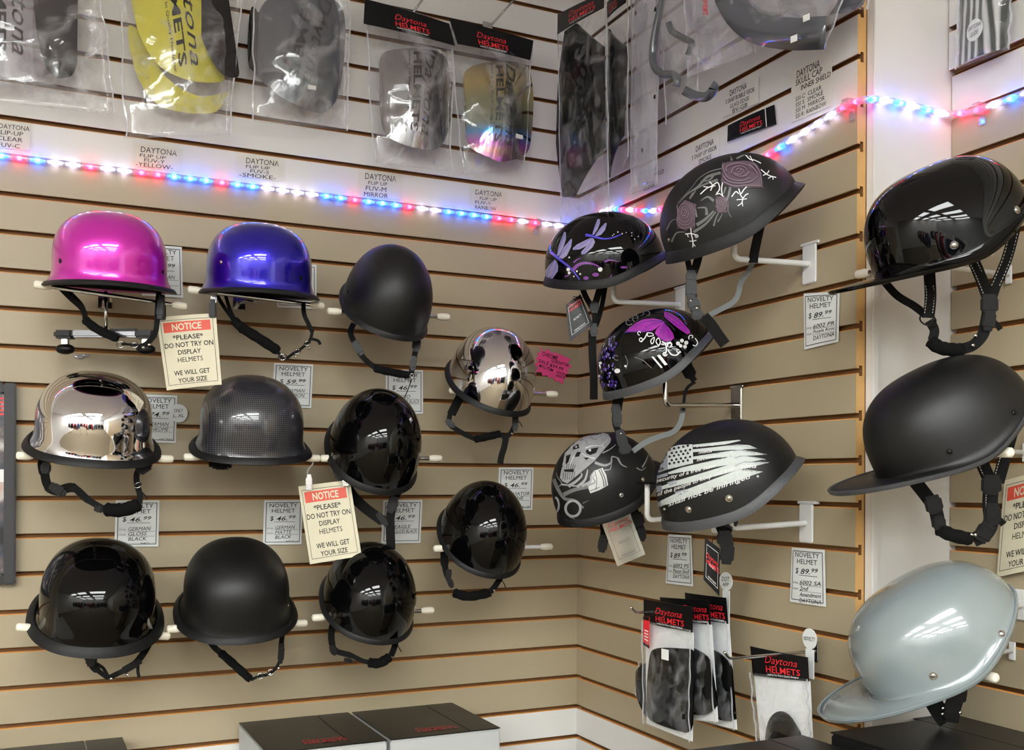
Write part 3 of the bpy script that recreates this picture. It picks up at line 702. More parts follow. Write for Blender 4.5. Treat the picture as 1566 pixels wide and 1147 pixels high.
# grey peak
ST('billgry', 'strap', [(1412, 1048), (1436, 1088), (1448, 1104)], .026); ST('billgry', 'strap', [(1472, 1035), (1466, 1056), (1458, 1078), (1453, 1103)], .024); buckle('billgry', 1462, 1063, 10, .032, .018); buckle('billgry', 1455, 1088, 8, .026, .022); snap('billgry', 1442, 1083); snap('billgry', 1441, 1092); snap('billgry', 1468, 1090)

# rivets
for k, x, y, m_ in (('pink', 92, 399, 'plastic_black'), ('pink', 249, 416, 'plastic_black'), ('blue', 338, 401, 'nickel'), ('blue', 460, 425, 'plastic_black'), ('matcap', 532, 446, 'plastic_black'), ('matger', 287, 923, 'plastic_black'), ('matger', 441, 926, 'nickel'),
                    ('chrcap', 817, 596, 'nickel'), ('dragon', 918, 412, 'white_print'), ('rose', 1023, 367, 'nickel'), ('skull', 983, 733, 'nickel'), ('skull', 950, 757, 'nickel'), ('flag', 1053, 779, 'nickel'), ('flag', 1115, 762, 'nickel'),
                    ('billblk', 1459, 375, 'nickel'), ('billblk', 1555, 321, 'nickel'), ('billmat', 1452, 691, 'plastic_black'), ('billmat', 1551, 631, 'plastic_black'), ('billgry', 1427, 1034, 'nickel'), ('billgry', 1532, 969, 'nickel'), ('eagle', 508, 694, 'nickel')):
    rivet(k, x, y, m_, .0048 if k in ('flag', 'billblk', 'billgry') else .0036)
# ================================================================== light strip
def led_strip():
    path = [onA(-420, 178, .011), onA(0, 238, .011), onA(290, 273, .011), onA(600, 313, .011), onA(805, 339, .011), Vector((-.035, -.013, 2.239)), Vector((-.013, -.035, 2.233))]
    path += [onB(925, 322, .011), onB(965, 321, .011), onB(1010, 320, .011), onB(1080, 285, .011), onB(1166, 241, .011), onB(1230, 202, .011), onB(1292, 163, .011), onB(1316, 154, .013)]
    path += [onY(1332, 152, -1.003), onY(1350, 153, -1.0), onY(1400, 163, -.996), onY(1442, 174, -.998), onC(1462, 174, .016), onC(1488, 170, .011), onC(1525, 158, .011), onC(1566, 143, .011), onC(1640, 112, .011)]
    P = smooth_path(path, 8); L = [0]
    for a, b in zip(P, P[1:]): L.append(L[-1] + (b - a).length)
    t = thing('light_strip', 'clear tube light strip with red, white and blue diodes along the slat walls', 'light strip', path[5])
    g = G(); g.tube(P, .0062, 12); g.out('tube', 'tube_film', t, True)
    def diode_mat(name, rgb, k):
        """bright chip in the middle, softer light piped along its stretch of tube"""
        m = emitter(name, rgb, k); nt = m.node_tree; e = next(n for n in nt.nodes if n.type == 'EMISSION')
        tc = nt.nodes.new('ShaderNodeTexCoord'); sx = nt.nodes.new('ShaderNodeSeparateXYZ'); ab = nt.nodes.new('ShaderNodeMath'); ab.operation = 'ABSOLUTE'
        mr = nt.nodes.new('ShaderNodeMapRange'); mr.interpolation_type = 'SMOOTHSTEP'; mr.inputs['From Min'].default_value = .0015; mr.inputs['From Max'].default_value = .0065; mr.inputs['To Min'].default_value = k; mr.inputs['To Max'].default_value = k * .10
        nt.links.new(tc.outputs['Object'], sx.inputs[0]); nt.links.new(sx.outputs['X'], ab.inputs[0]); nt.links.new(ab.outputs[0], mr.inputs[0]); nt.links.new(mr.outputs[0], e.inputs[1])
    diode_mat('led_red', (1.0, .02, .10), LED_LIGHT * 1.1); diode_mat('led_blue', (.015, .12, 1.0), LED_LIGHT * 2.0); diode_mat('led_white', (.70, .66, 1.0), LED_LIGHT * .7)
    me = {}
    for k in ('led_red', 'led_blue', 'led_white'):
        gg = G(); gg.tube([(-.0145, 0, 0), (-.012, 0, 0), (-.004, 0, 0), (0, 0, 0), (.004, 0, 0), (.012, 0, 0), (.0145, 0, 0)], [.001, .0034, .0036, .0038, .0036, .0034, .001], 8); m_ = bpy.data.meshes.new(k); m_.from_pydata([tuple(v) for v in gg.v], [], gg.f); m_.materials.append(M(k)); me[k[4]] = m_
    # colours in order along the strip from the back wall to the far wall
    pat = 'rwwbrwrrbwrwwb' + 'rbwwrwwrrbbbrbbwwwwbbrbbbrwwbbbbrrwrwwbwbrwwbrwr' + 'bwrbwbrbbwbbwrbwwwwrrbwbwbwrrwbwrbwbr'
    n = int(L[-1] / .033)
    for i in range(n):
        s = (i + .5) * .033; j = next(k for k in range(len(L) - 1) if L[k + 1] >= s); p = P[j].lerp(P[j + 1], (s - L[j]) / (L[j + 1] - L[j]))
        o = bpy.data.objects.new('diode', me[pat[i % len(pat)]]); COL.objects.link(o); o.parent = t; o.location = p - ORG[t]; o.rotation_euler = (P[j + 1] - P[j]).to_track_quat('X', 'Z').to_euler()
    for x, y, f in ((822, 342, onA), (1297, 161, onB), (1497, 167, onC)):
        c = f(x, y, .011); g = G()
        ax = Vector((1, 0, 0)) if f is onA else Vector((0, 1, 0)); nn = Vector((0, -1, 0)) if f is onA else Vector((-1, 0, 0)); R = Matrix((ax, nn, Vector((0, 0, 1)))).transposed()
        g.box(c + Vector((0, 0, .009)), .014, .018, .003, R, 0, .001); g.box(c - Vector((0, 0, .009)), .014, .018, .003, R, 0, .001); g.box(c + nn * .008, .014, .003, .018, R, 0, .001); g.box(c - Vector((0, 0, .018)) - nn * .008, .012, .003, .016, R, 0, .001)
        g.out('clip', 'visor_clear', t, True, sharp=30)
led_strip()
# ================================================================== price cards
def novelty_card(fn, q, label, price, lines, foot=None, off=.0032, cents=True, bow=.002):
    P = [fn(x, y, off) for x, y in q]; s = Sheet(*P, bow=bow); c = (P[0] + P[2]) / 2
    t = thing('price_card', label, 'price card', c)
    cd_ = s.build('card', 'paper', t)
    g = G(); s.border(g, .05, .018, .014, 0); g.out('border_line', 'ink_soft', cd_)
    g = G()
    s.text(g, 'NOVELTY', (.14, .075, .86, .165), .006); s.text(g, 'HELMET', (.2, .195, .8, .285), 0)
    g.out('heading', 'ink', cd_)
    g = G()
    a, b = price
    s.text(g, '$', (.16, .36, .25, .475), .008, .1); s.text(g, a + '.', (.32, .365, .6, .465), .01, .25, rot=-.01); s.text(g, b, (.64, .345, .82, .42), .01, .25)
    s.rect(g, (.27, .485, .8, .494)); y = .575
    for i, ln in enumerate(lines):
        if i < 2:
            s.text(g, 'STYLE:' if i == 0 else 'COLOR:', (.09, y + .045, .25, y + .075), 0); s.rect(g, (.28, y + .088, .9, y + .094))
        n = len(ln); s.text(g, ln, (.3, y, min(.3 + .085 * n, .9), y + .078), 0 if 'M' in ln else .006, .2, rot=-.012); y += .108
    if foot: s.text(g, foot, (.58, .905, .91, .95), 0, .25)
    g.out('handwriting', 'ink', cd_)
    return t
A4 = lambda x0, y0, x1, y1, dx=0, sl=0.0: [(x0, y0), (x1, y0 + sl * (x1 - x0)), (x1 + dx, y1 + sl * (x1 - x0)), (x0 + dx, y1)]
novelty_card(onA, A4(215, 374, 278, 452, 2, .06), 'price card tucked behind the pink helmet', ('59', '99'), ['GERMAN', 'PINK'])
novelty_card(onA, A4(424, 402, 484, 470, 0, .05), 'price card tucked behind the blue helmet', ('59', '99'), ['GERMAN', 'BLUE'])
novelty_card(onA, A4(419, 555, 479, 622, -3, .04), 'price card reading 59.99 above the carbon fibre helmet', ('59', '99'), ['GERMAN', 'CARBON'])
novelty_card(onA, A4(208, 603, 271, 676, -2, .03), 'price card behind the chrome German helmet with a round sticker', ('74', '99'), ['GERMAN', 'CHROME'], 'HCM2')
novelty_card(onA, A4(590, 565, 647, 632, 0, .02), 'price card half hidden under the matte black skull cap strap', ('46', '99'), ['POLO', 'MATTE BLACK'])
novelty_card(onA, A4(177, 765, 244, 836, -2, .0), 'price card reading gloss black above the gloss black German helmet', ('46', '99'), ['GERMAN', 'GLOSS', 'BLACK'], 'N402-11')
novelty_card(onA, A4(404, 765, 463, 833, -2, -.01), 'price card reading matte black above the matte German helmet', ('46', '99'), ['GERMAN', 'MATTE', 'BLACK'], 'H502-11')
novelty_card(onA, A4(586, 765, 646, 831, -3, -.01), 'price card reading eagle behind the dangling strap', ('46', '99'), ['EAGLE', 'GLOSS BLACK'])
novelty_card(onA, A4(763, 715, 816, 780, -2, .0), 'price card behind the gloss skull cap below the chrome skull cap', ('46', '99'), ['AVIATOR', 'SHINE'], '22')
novelty_card(onB, [(1229, 449), (1284, 446), (1282, 523), (1230, 535)], 'price card reading purple rose beneath the rose helmet plate', ('89', '99'), ['6002 PR', 'Purple Rose', 'DAYTONA'])
novelty_card(onB, [(1022, 817), (1057, 819), (1060, 897), (1018, 892)], 'price card reading piston skull beneath the flag helmet', ('89', '99'), ['6002 PS', 'Piston Skull', 'DAYTONA'])
novelty_card(onB, [(1211, 837), (1261, 841), (1263, 928), (1208, 920)], 'price card reading 2nd amendment beneath the flag helmet plate', ('89', '99'), ['6002 SA', '2nd', 'Amendment', 'DAYTONA'])
novelty_card(onB, [(1014, 508), (1042, 500), (1046, 566), (1018, 578)], 'price card showing only its corner behind the butterfly helmet', ('89', '99'), ['6002 BF', 'Butterfly', 'DAYTONA'])
def round_tag(fn, c, ru, rv, off, label, lines, stem=None):
    P = fn(c[0], c[1], off); e = fn(c[0] + ru, c[1], off) - P; u = Vector((1, 0, 0)) if fn is onA else Vector((0, -1, 0))
    r = abs(e.dot(u)); z = Vector((0, 0, abs((fn(c[0], c[1] - rv, off) - P).z)))
    s = Sheet(P - u * r + z, P + u * r + z, P + u * r - z, P - u * r - z)
    t = thing('round_tag', label, 'tag', P); n = 28
    g = G(); vs = [s.at(.5, .5, .0)] + [s.at(.5 + .5 * cos(2 * pi * k / n), .5 + .5 * sin(2 * pi * k / n), 0) for k in range(n)]
    vs += [v - s.n * .001 for v in vs]; m_ = n + 1
    g.add(vs, [(0, 1 + k, 1 + (k + 1) % n) for k in range(n)] + [(m_, m_ + 1 + (k + 1) % n, m_ + 1 + k) for k in range(n)] + [(1 + k, m_ + 1 + k, m_ + 1 + (k + 1) % n, 1 + (k + 1) % n) for k in range(n)])
    cd_ = g.out('disc', 'paper', t)
    g = G()
    for tx, b in lines: s.text(g, tx, b, .004, .15, rot=-.03)
    g.out('handwriting', 'ink', cd_)
    if stem:
        g = G(); g.box(P + Vector((0, 0, -z.z - stem / 2)) - s.n * .001, abs(u.y) * .002 + abs(u.x) * .02, abs(u.x) * .002 + abs(u.y) * .02, stem); g.out('holder', 'paper', t)
    return t
round_tag(onA, (273, 632), 14, 14, .006, 'oval white sticker reading only L XL beside the chrome German price card', [('ONLY', (.25, .25, .75, .45)), ('L, XL', (.2, .55, .8, .75))])
round_tag(onB, (1110, 889), 10, 14, .07, 'round white tag reading DOT APP above the hanging pouches', [('DOT', (.2, .25, .8, .5)), ('APP', (.25, .58, .75, .78))], .09)
round_tag(onB, (1238, 977), 11, 16, .05, 'round white tag reading novelty above the single pouch', [('NOVELTY', (.1, .4, .9, .6))], .05)

# ================================================================== notice signs
def notice(P, label, cat='sign', bow=.004):
    s = Sheet(*P, bow=bow); t = thing('notice_sign', label, cat, (P[0] + P[1]) / 2)
    cd_ = s.build('card', 'paper_cream', t, nu=12, nv=12)
    g = G(); s.border(g, .055, .008, .006); g.out('border_line', 'ink_soft', cd_)
    g = G(); s.rect(g, (.1, .085, .9, .225), 0, .0007, 10); g.out('red_band', 'notice_red', cd_)
    g = G(); s.text(g, 'NOTICE', (.25, .108, .75, .205), .025, lift=.0012); g.out('heading', 'paper_cream', cd_)
    g = G()
    for tx, b in (('*PLEASE*', (.24, .265, .76, .335)), ('DO NOT TRY ON', (.08, .37, .92, .44)), ('DISPLAY', (.3, .475, .7, .54)), ('HELMETS', (.28, .58, .72, .645)), ('WE WILL GET', (.18, .755, .82, .822)), ('YOUR SIZE', (.24, .86, .76, .925))): s.text(g, tx, b, 0 if 'M' in tx else .012)
    g.out('lettering', 'ink', cd_)
    return t, s
def clip(t, p, mt, h=.022):
    g = G(); R = Matrix((RT, FW, UP)).transposed(); g.box(p, .013, .008, h, R, 0, .001); g.box(p + UP * h * .6, .009, .005, .008, R, 0, .001); return g.out('clip', mt, t, True, sharp=30)
d1 = depth((-1.02, -.2, 1.9))
P = [atdepth(239, 486, d1), atdepth(330, 479, d1), atdepth(339, 588, d1 - .01), atdepth(255, 597, d1 - .01)]
t, s = notice(P, 'cream notice sign clipped between the pink and blue helmets')
c = clip(t, atdepth(248, 476, d1 - .004), 'plastic_black', .034); c = clip(t, atdepth(325, 474, d1 - .004), 'plastic_black', .028)
g = G(); g.ribbon([atdepth(327, 446, d1), atdepth(327, 456, d1), atdepth(325, 466, d1)], .012, .001, None, 0, 3); g.out('hanging_loop', 'visor_clear', t); g = G(); g.ribbon([atdepth(249, 458, d1), atdepth(248, 466, d1)], .010, .001); g.out('hanging_loop', 'visor_clear', t)
d2 = depth((-.72, -.2, 1.6))
P = [atdepth(456, 744, d2), atdepth(535, 734, d2), atdepth(553, 850, d2 - .01), atdepth(474, 863, d2 - .01)]
t, s = notice(P, 'cream notice sign hanging from a wire hook under the carbon fibre helmet bar')
clip(t, atdepth(473, 740, d2 - .006), 'nickel', .026); clip(t, atdepth(529, 735, d2 - .006), 'nickel', .022)
g = G(); g.tube(smooth_path([atdepth(x, y, d2) for x, y in ((470, 700), (478, 703), (478, 710), (472, 717), (470, 724), (474, 730))], 5), .0013, 8); g.out('wire_hook', 'steel_white', t, True)
P = [onC(1536, 735, .012), onC(1618, 714, .012), onC(1606, 866, .012), onC(1524, 883, .012)]
t, s = notice(P, 'cream notice sign on the far slat wall behind the matte peaked helmet')

# ================================================================== starburst sale card
def starburst():
    cx, cy = 846, 558; pts = []
    rays = [(826, 530), (832, 539), (838, 533), (843, 540), (851, 539), (854, 542), (859, 542), (862, 545), (873, 549), (868, 555), (874, 560), (868, 566), (869, 571), (864, 573), (866, 578), (861, 580), (861, 588), (853, 582), (849, 584), (846, 577), (840, 578), (837, 574), (830, 575), (828, 569), (820, 569), (823, 562), (818, 557), (823, 552), (819, 548), (824, 545), (821, 540), (828, 539)]
    c = onA(cx, cy, .004); t = thing('sale_card', 'neon pink starburst sale card reading chrome gladiator', 'price card', c)
    v = [onA(x, y, .004) for x, y in rays]; n = len(v); g = G()
    g.add([c] + v, [(0, 1 + k, 1 + (k + 1) % n) for k in range(n)]); g.add([c + Vector((0, .0008, 0))] + [p + Vector((0, .0008, 0)) for p in v], [(0, 1 + (k + 1) % n, 1 + k) for k in range(n)])
    cd_ = g.out('card', 'neon_pink', t)
    s = Sheet(onA(823, 538, .004), onA(872, 546, .004), onA(868, 584, .004), onA(821, 574, .004)); g = G()
    for tx, b, r in (('CHROME', (.12, .0, .62, .18), .1), ('GLADIATOR', (.42, .24, .98, .38), .08), ('SALE', (.02, .32, .36, .47), .06), ('$39.99', (.38, .43, .82, .58), .08), ('MFG ITEM', (.05, .55, .5, .68), .1), ('GOOD', (.62, .66, .88, .76), .03), ('PRICE', (.6, .8, .9, .9), -.02)): s.text(g, tx, b, .006, .2, 0, .0006, r)
    g.out('handwriting', 'ink', cd_)
starburst()

# ================================================================== taped name labels
def taped(fn, q, label, lines, off=.0025, mt='tape_card', wide=True):
    P = [fn(x, y, off) for x, y in q]; s = Sheet(*P); t = thing('name_label', label, 'label', (P[0] + P[2]) / 2)
    cd_ = s.build('card', mt, t, .0006, 2, 2)
    g = G()
    for tx, b in lines: s.text(g, tx, b, .001, .05, rot=-.01)
    g.out('handwriting', 'ink', cd_)
    if wide:
        s2 = Sheet(*[s.at(u, v, .0009) for u, v in ((-.07, -.04), (1.07, -.04), (1.07, 1.03), (-.07, 1.03))]); s2.build('clear_tape', 'tape_film', t, .0002, 2, 2)
taped(onA, [(-34, 180), (47, 190), (46, 231), (-35, 222)], 'taped label reading flip-up clear', [('DAYTONA', (.4, .1, .98, .28)), ('FLIP-UP', (.36, .34, .86, .5)), ('CLEAR', (.36, .56, .85, .72)), ('FUV-C', (.38, .8, .8, .96))])
taped(onA, [(207, 219), (276, 228), (275, 262), (206, 254)], 'taped label reading flip up yellow', [('DAYTONA', (.12, .1, .92, .35)), ('FLIP UP', (.1, .42, .68, .56)), ('FUV-Y', (.2, .6, .66, .76)), ('-YELLOW-', (.02, .8, .84, .98))])
taped(onA, [(364, 236), (432, 244), (431, 277), (363, 270)], 'taped label reading flip up smoke', [('DAYTONA', (.18, .1, .92, .35)), ('FLIP UP', (.18, .42, .72, .56)), ('FUV-S', (.28, .6, .7, .76)), ('-SMOKE-', (.04, .8, .86, .98))])
taped(onA, [(551, 261), (612, 268), (611, 306), (550, 300)], 'taped label reading flip up mirror', [('DAYTONA', (.12, .06, .9, .3)), ('FLIP UP', (.2, .36, .68, .5)), ('FUV-M', (.14, .56, .66, .74)), ('MIRROR', (.1, .8, .7, .98))])
taped(onA, [(721, 287), (772, 293), (771, 325), (720, 319)], 'taped label reading flip up rainbow', [('DAYTONA', (.12, .06, .92, .3)), ('FLIP UP', (.25, .38, .76, .52)), ('FUV-R', (.12, .58, .6, .74)), ('RAINBOW', (.12, .8, .76, .98))])
taped(onB, [(1210, 108), (1272, 77), (1272, 161), (1210, 188)], 'taped label listing skull cap inner shield colours', [('DAYTONA', (.15, .06, .72, .2)), ('SKULL CAP', (.12, .22, .78, .34)), ('INNER SHIELD', (.26, .37, .98, .47)), ('SSI-C  CLEAR', (.12, .55, .76, .63)), ('SSI S  SMOKE', (.12, .66, .8, .74)), ('SSI M  MIRROR', (.12, .77, .84, .85)), ('SSI R  RAINBOW', (.12, .88, .88, .96))], wide=False)
taped(onB, [(1106, 143), (1160, 118), (1160, 157), (1106, 180)], 'label reading bubble visor glass edge', [('DAYTONA', (.2, .0, .68, .24)), ('3 SNAP BUBBLE VISOR', (.08, .32, .9, .5)), ('GLASS EDGE', (.2, .58, .75, .74)), ('BV-GB', (.28, .8, .7, .98))], mt='laminate_white', wide=False)
taped(onB, [(1056, 226), (1100, 206), (1100, 238), (1056, 257)], 'label reading three snap flip visor smoke', [('DAYTONA', (.2, .06, .82, .34)), ('3 SNAP UP VISOR', (.06, .44, .92, .66)), ('SMOKE', (.3, .76, .74, .98))], mt='laminate_white', wide=False)
taped(onB, [(976, 262), (1018, 246), (1018, 280), (976, 296)], 'label half hidden behind the clear pouches, ending in clear', [('DAYTONA', (.1, .08, .65, .28)), ('BUBBLE SHIELD', (.05, .34, .95, .52)), ('BS-C', (.3, .58, .6, .74)), ('CLEAR', (.2, .8, .62, .98))], mt='laminate_white', wide=False)

# ---------------------------------------------------------------- printed brand lettering
def logo(s, t, box, lift=.0009, name='logo', white=True):
    """red script word over red slab capitals with a small white line"""
    u0, v0, u1, v1 = box; h = v1 - v0; w_ = u1 - u0
    g = G(); s.text(g, 'Daytona', (u0 + .0 * w_, v0, u0 + .93 * w_, v0 + .5 * h), -.006, .35, 0, lift); g.out(name, 'red_print', t)
    g = G(); s.text(g, 'HELMETS', (u0 + .02 * w_, v0 + .5 * h, u1, v0 + .83 * h), .004, 0, 0, lift); g.out('logo_capitals', 'red_print', t)
    if white:
        g = G(); s.text(g, 'Leading The Way In Quality Headgear', (u0 + .06 * w_, v0 + .87 * h, u1 - .04 * w_, v1), .01, 0, 0, lift); g.out('tagline', 'white_print', t)
P = [onB(1113, 192, .004), onB(1184, 160, .004), onB(1187, 190, .004), onB(1112, 217, .004)]
s = Sheet(*P, bow=.003); t = thing('brand_label', 'black label with red script lettering on the white slats', 'label', P[0]); cd_ = s.build('card', 'black_print', t); logo(s, cd_, (.3, .2, .76, .9))
g = G(); s.rect(g, (.83, .0, .845, 1.0), 0, .0012); g.out('divider', 'white_print', cd_)
s2 = Sheet(*[s.at(u, v, -.0012) for u, v in ((-.02, -.08), (1.55, -.3), (1.55, .95), (-.02, 1.08))]); s2.build('backing_card', 'paper', t, .0006, 3, 3)
# ================================================================== packaged stock
def film_bag(name, P, parent, mt='bag_film', bulge=.012, crease=.004, seed=0, nu=22, nv=30, gap=.006):
    """two crumpled sheets of film joined at the edges; P = TL TR BR BL"""
    s = Sheet(*P); g = G(); n1 = (nu + 1) * (nv + 1); wd = (P[1] - P[0]).length
    for side in (1, -1):
        for j in range(nv + 1):
            for i in range(nu + 1):
                u, v = i / nu, j / nv; e = min(1, 6 * min(u, 1 - u)) * min(1, 8 * min(v, 1 - v) + .15)
                q = Vector((u * wd * 22, v * wd * 30, seed * 7.3 + side * 3)); c = noise.noise(q) + .6 * abs(noise.noise(q * 2.3)) + .3 * noise.noise(q * 5.1)
                wob = .006 * noise.noise(Vector((v * 6, seed * 3.1, u * 2))) * (1 if 0 < v < 1 else .3)
                g.v.append(s.at(u, v, side * (gap * e + bulge * e * sin(pi * u) * sin(pi * min(1, v * 1.05))) + crease * c * e) + (P[1] - P[0]).normalized() * wob)
    for sd in (0, 1):
        for j in range(nv):
            for i in range(nu):
                a = sd * n1 + j * (nu + 1) + i; f = (a, a + nu + 1, a + nu + 2, a + 1); g.f.append(f if sd == 0 else f[::-1])
    for j in range(nv):
        for i in (0, nu):
            a = j * (nu + 1) + i; g.f.append((a, a + nu + 1, n1 + a + nu + 1, n1 + a))
    for i in range(nu):
        a = nv * (nu + 1) + i; g.f.append((a, a + 1, n1 + a + 1, n1 + a))
    g.m = [0] * len(g.f); o = g.out(name, mt, parent, True)
    for i in (0, nu):                                   # heat-sealed side edges
        pts = [(g.v[j * (nu + 1) + i] + g.v[n1 + j * (nu + 1) + i]) / 2 for j in range(nv + 1)]; e = G(); e.ribbon(pts, .0035, .0007, (P[1] - P[0]).normalized()); e.out('sealed_edge', 'film_seam', o)
    return o
def shield(name, outline, fn, off, parent, mt, bulge=.03, th=.002, maxl=9, rnd=True):
    """curved visor filled from a pixel outline lying in the plane given by fn/off and bowed toward the room"""
    if rnd: outline = round_outline(outline)
    xs = [p[0] for p in outline]; ys = [p[1] for p in outline]; x0, x1 = min(xs), max(xs); y0, y1 = min(ys), max(ys)
    pts, tris = fill_poly(outline, maxl); nn = Vector((0, -1, 0)) if fn is onA else Vector((-1, 0, 0)); g = G()
    def lift(x, y):
        u = (x - x0) / (x1 - x0) * 2 - 1; v = (y - y0) / (y1 - y0) * 2 - 1
        return bulge * (1 - u * u) * (1 - .35 * v * v)
    f = [fn(x, y, off) + nn * lift(x, y) for x, y in pts]; k = len(f)
    g.add(f + [p - nn * th for p in f], tris + [(a + k, c + k, b + k) for a, b, c in tris])
    from collections import Counter
    cnt = Counter(); 
    for a, b, c in tris:
        for e in ((a, b), (b, c), (c, a)): cnt[tuple(sorted(e))] += 1
    for (a, b), n in cnt.items():
        if n == 1: g.add([], []); g.f.append((a, b, b + k, a + k)); g.m.append(0)
    o = g.out(name, mt, parent, True, sharp=50)
    return o, (lambda x, y, e=.001: fn(x, y, off) + nn * (lift(x, y) + e))
def print_on(surf, quad, lines, parent, mt='ink', name='print', shear=.0):
    """lettering laid on a curved shield; quad = four pixels TL TR BR BL of the print area (already turned)"""
    g = G()
    for tx, b, bo, sh in lines:
        V, F = glyphs(tx, bo, sh); u0, v0, u1, v1 = b; vs = []
        for x, y in V:
            u = u0 + (u1 - u0) * x; v = v1 - (v1 - v0) * y
            ax = quad[0][0] + (quad[1][0] - quad[0][0]) * u; ay = quad[0][1] + (quad[1][1] - quad[0][1]) * u
            bx = quad[3][0] + (quad[2][0] - quad[3][0]) * u; by = quad[3][1] + (quad[2][1] - quad[3][1]) * u
            vs.append(surf(ax + (bx - ax) * v, ay + (by - ay) * v, .0012))
        g.add(vs, F)
    return g.out(name, mt, parent)
VIS = [('Daytona', (.0, .0, 1, .5), 0, .4), ('HELMETS', (.02, .5, .98, .78), .02, 0), ('Leading The Way In Quality Headgear', (.0, .86, 1, .98), 0, 0)]
mat('visor_yellow', (206, 198, 62), .12, 0, .6, var=.05, vscale=8)
mat('visor_smoke', (82, 85, 92), .1, 0.1, .8, var=.1, vscale=10)
mat('visor_dark', (18, 18, 20), .12, 0, .5)
mat('visor_silver', (150, 148, 150), .08, .9, .3, var=.12, vscale=12)
def rainbow():
    m = mat('visor_rainbow', (150, 140, 120), .07, .95, .4); nt = m.node_tree; b = nt.nodes['Principled BSDF']
    tc = nt.nodes.new('ShaderNodeTexCoord'); sp = nt.nodes.new('ShaderNodeSeparateXYZ'); nt.links.new(tc.outputs['Generated'], sp.inputs[0])
    cr = nt.nodes.new('ShaderNodeValToRGB'); e = cr.color_ramp.elements
    e[0].position = 0.0; e[0].color = lin((196, 120, 200)); e[1].position = 1.0; e[1].color = lin((150, 136, 118))
    for p, c in ((.10, (205, 150, 140)), (.18, (196, 110, 205)), (.27, (70, 150, 220)), (.36, (120, 130, 110)), (.55, (150, 158, 120)), (.75, (190, 170, 96))):
        q = e.new(p); q.color = lin(c)
    nt.links.new(sp.outputs['Z'], cr.inputs[0]); nt.links.new(cr.outputs[0], b.inputs['Base Color'])
rainbow()
def header(P, parent, bow=.004, lg=(.3, .25, .82, .9), name='header_card'):
    s = Sheet(*P, bow=bow); hc = s.build(name, 'black_print', parent, .001); logo(s, hc, lg); return s
def peg(tipf, plate, label, mt='nickel', up=.02):
    """straight wire peg from the wall; plate = wall point, tipf = free end"""
    A = Vector(plate); B = Vector(tipf); t = thing('peg_hook', label, 'hook', A)
    d = (B - A).normalized(); g = G(); g.tube([A, B - d * .012, B, B + Vector((0, 0, up)) + d * .008], .0026, 10); g.out('wire', mt, t, True)
    n = Vector((0, -1, 0)) if abs(d.y) > abs(d.x) else Vector((-1, 0, 0)); R = Matrix((Vector((1, 0, 0)) if n.y else Vector((0, 1, 0)), n, Vector((0, 0, 1)))).transposed()
    g = G(); g.box(A + n * .002, .026, .003, .034, R, 0, .0008); g.out('back_plate', mt, t); return t

# ---- five flip-up visors along the back wall
def visor_pouch(label, bagq, off, outline, mt, bulge, pq=None, extra=None, head=None, lgbox=(.3, .25, .82, .9), sticker=None, film='bag_film_soft', seed=1, boff=.03, maxl=9):
    c = onA(*[sum(p[k] for p in bagq) / 4 for k in (0, 1)], off)
    t = thing('visor_pouch', label, 'packaged visor', c)
    o, surf = shield('visor', outline, onA, off, t, mt, bulge, maxl=maxl)
    if pq: print_on(surf, pq, VIS, o)
    if sticker:
        x, y = sticker; g = G(); g.add([surf(x - 7, y - 4, .0016), surf(x + 6, y - 2.5, .0016), surf(x + 6, y + 3.5, .0016), surf(x - 7, y + 2.5, .0016)], [(0, 1, 2, 3)]); g.out('sticker', 'white_print', o)
    if extra: extra(t, surf)
    film_bag('pouch_film', [onA(x, y, off + bulge * .45) for x, y in bagq], t, film, bulge * .62 + .004, .006, seed)
    if head: header([onA(x, y, off + bulge * .9) for x, y in head], t, .004, lgbox)
    return t
def clear_extra(t, surf):
    shield('dark_edge', [(93, -30), (118, -30), (116, 40), (118, 92), (110, 116), (93, 122), (82, 118), (70, 104), (60, 70), (54, 30), (54, -30)], onA, .062, t, 'visor_dark', .014, maxl=12)
visor_pouch('pouch holding a clear visor above the clear label', [(-70, -50), (150, -40), (176, 176), (-60, 150)], .04,
            [(-70, -40), (58, -40), (58, 30), (66, 80), (75, 112), (40, 126), (0, 128), (-40, 118), (-70, 90)], 'visor_clear', .04, [(44, -70), (44, 92), (-24, 92), (-24, -70)], clear_extra, seed=2)
def yellow_extra(t, surf):
    shield('dark_edge', [(288, -30), (340, -30), (344, 20), (352, 60), (366, 110), (356, 120), (338, 116), (322, 96), (306, 60), (296, 20)], onA, .062, t, 'visor_dark', .02, maxl=12)
    shield('under_visor', [(196, 40), (204, 100), (222, 142), (246, 166), (290, 176), (330, 172), (344, 150), (346, 142), (300, 150), (250, 120), (220, 60)], onA, .03, t, 'visor_yellow', .02, maxl=12)
visor_pouch('pouch holding a bright yellow visor with black script', [(184, -40), (372, -30), (352, 206), (192, 212)], .05,
            [(202, -40), (288, -40), (292, 10), (304, 55), (320, 92), (344, 122), (300, 130), (258, 118), (232, 96), (212, 56), (203, 10)], 'visor_yellow', .035, [(282, -90), (306, 104), (262, 118), (232, -80)], yellow_extra, seed=3)
def smoke_extra(t, surf):
    shield('dark_edge', [(384, 12), (396, 30), (390, 80), (386, 104), (380, 100), (379, 50)], onA, .05, t, 'visor_dark', .01, maxl=12)
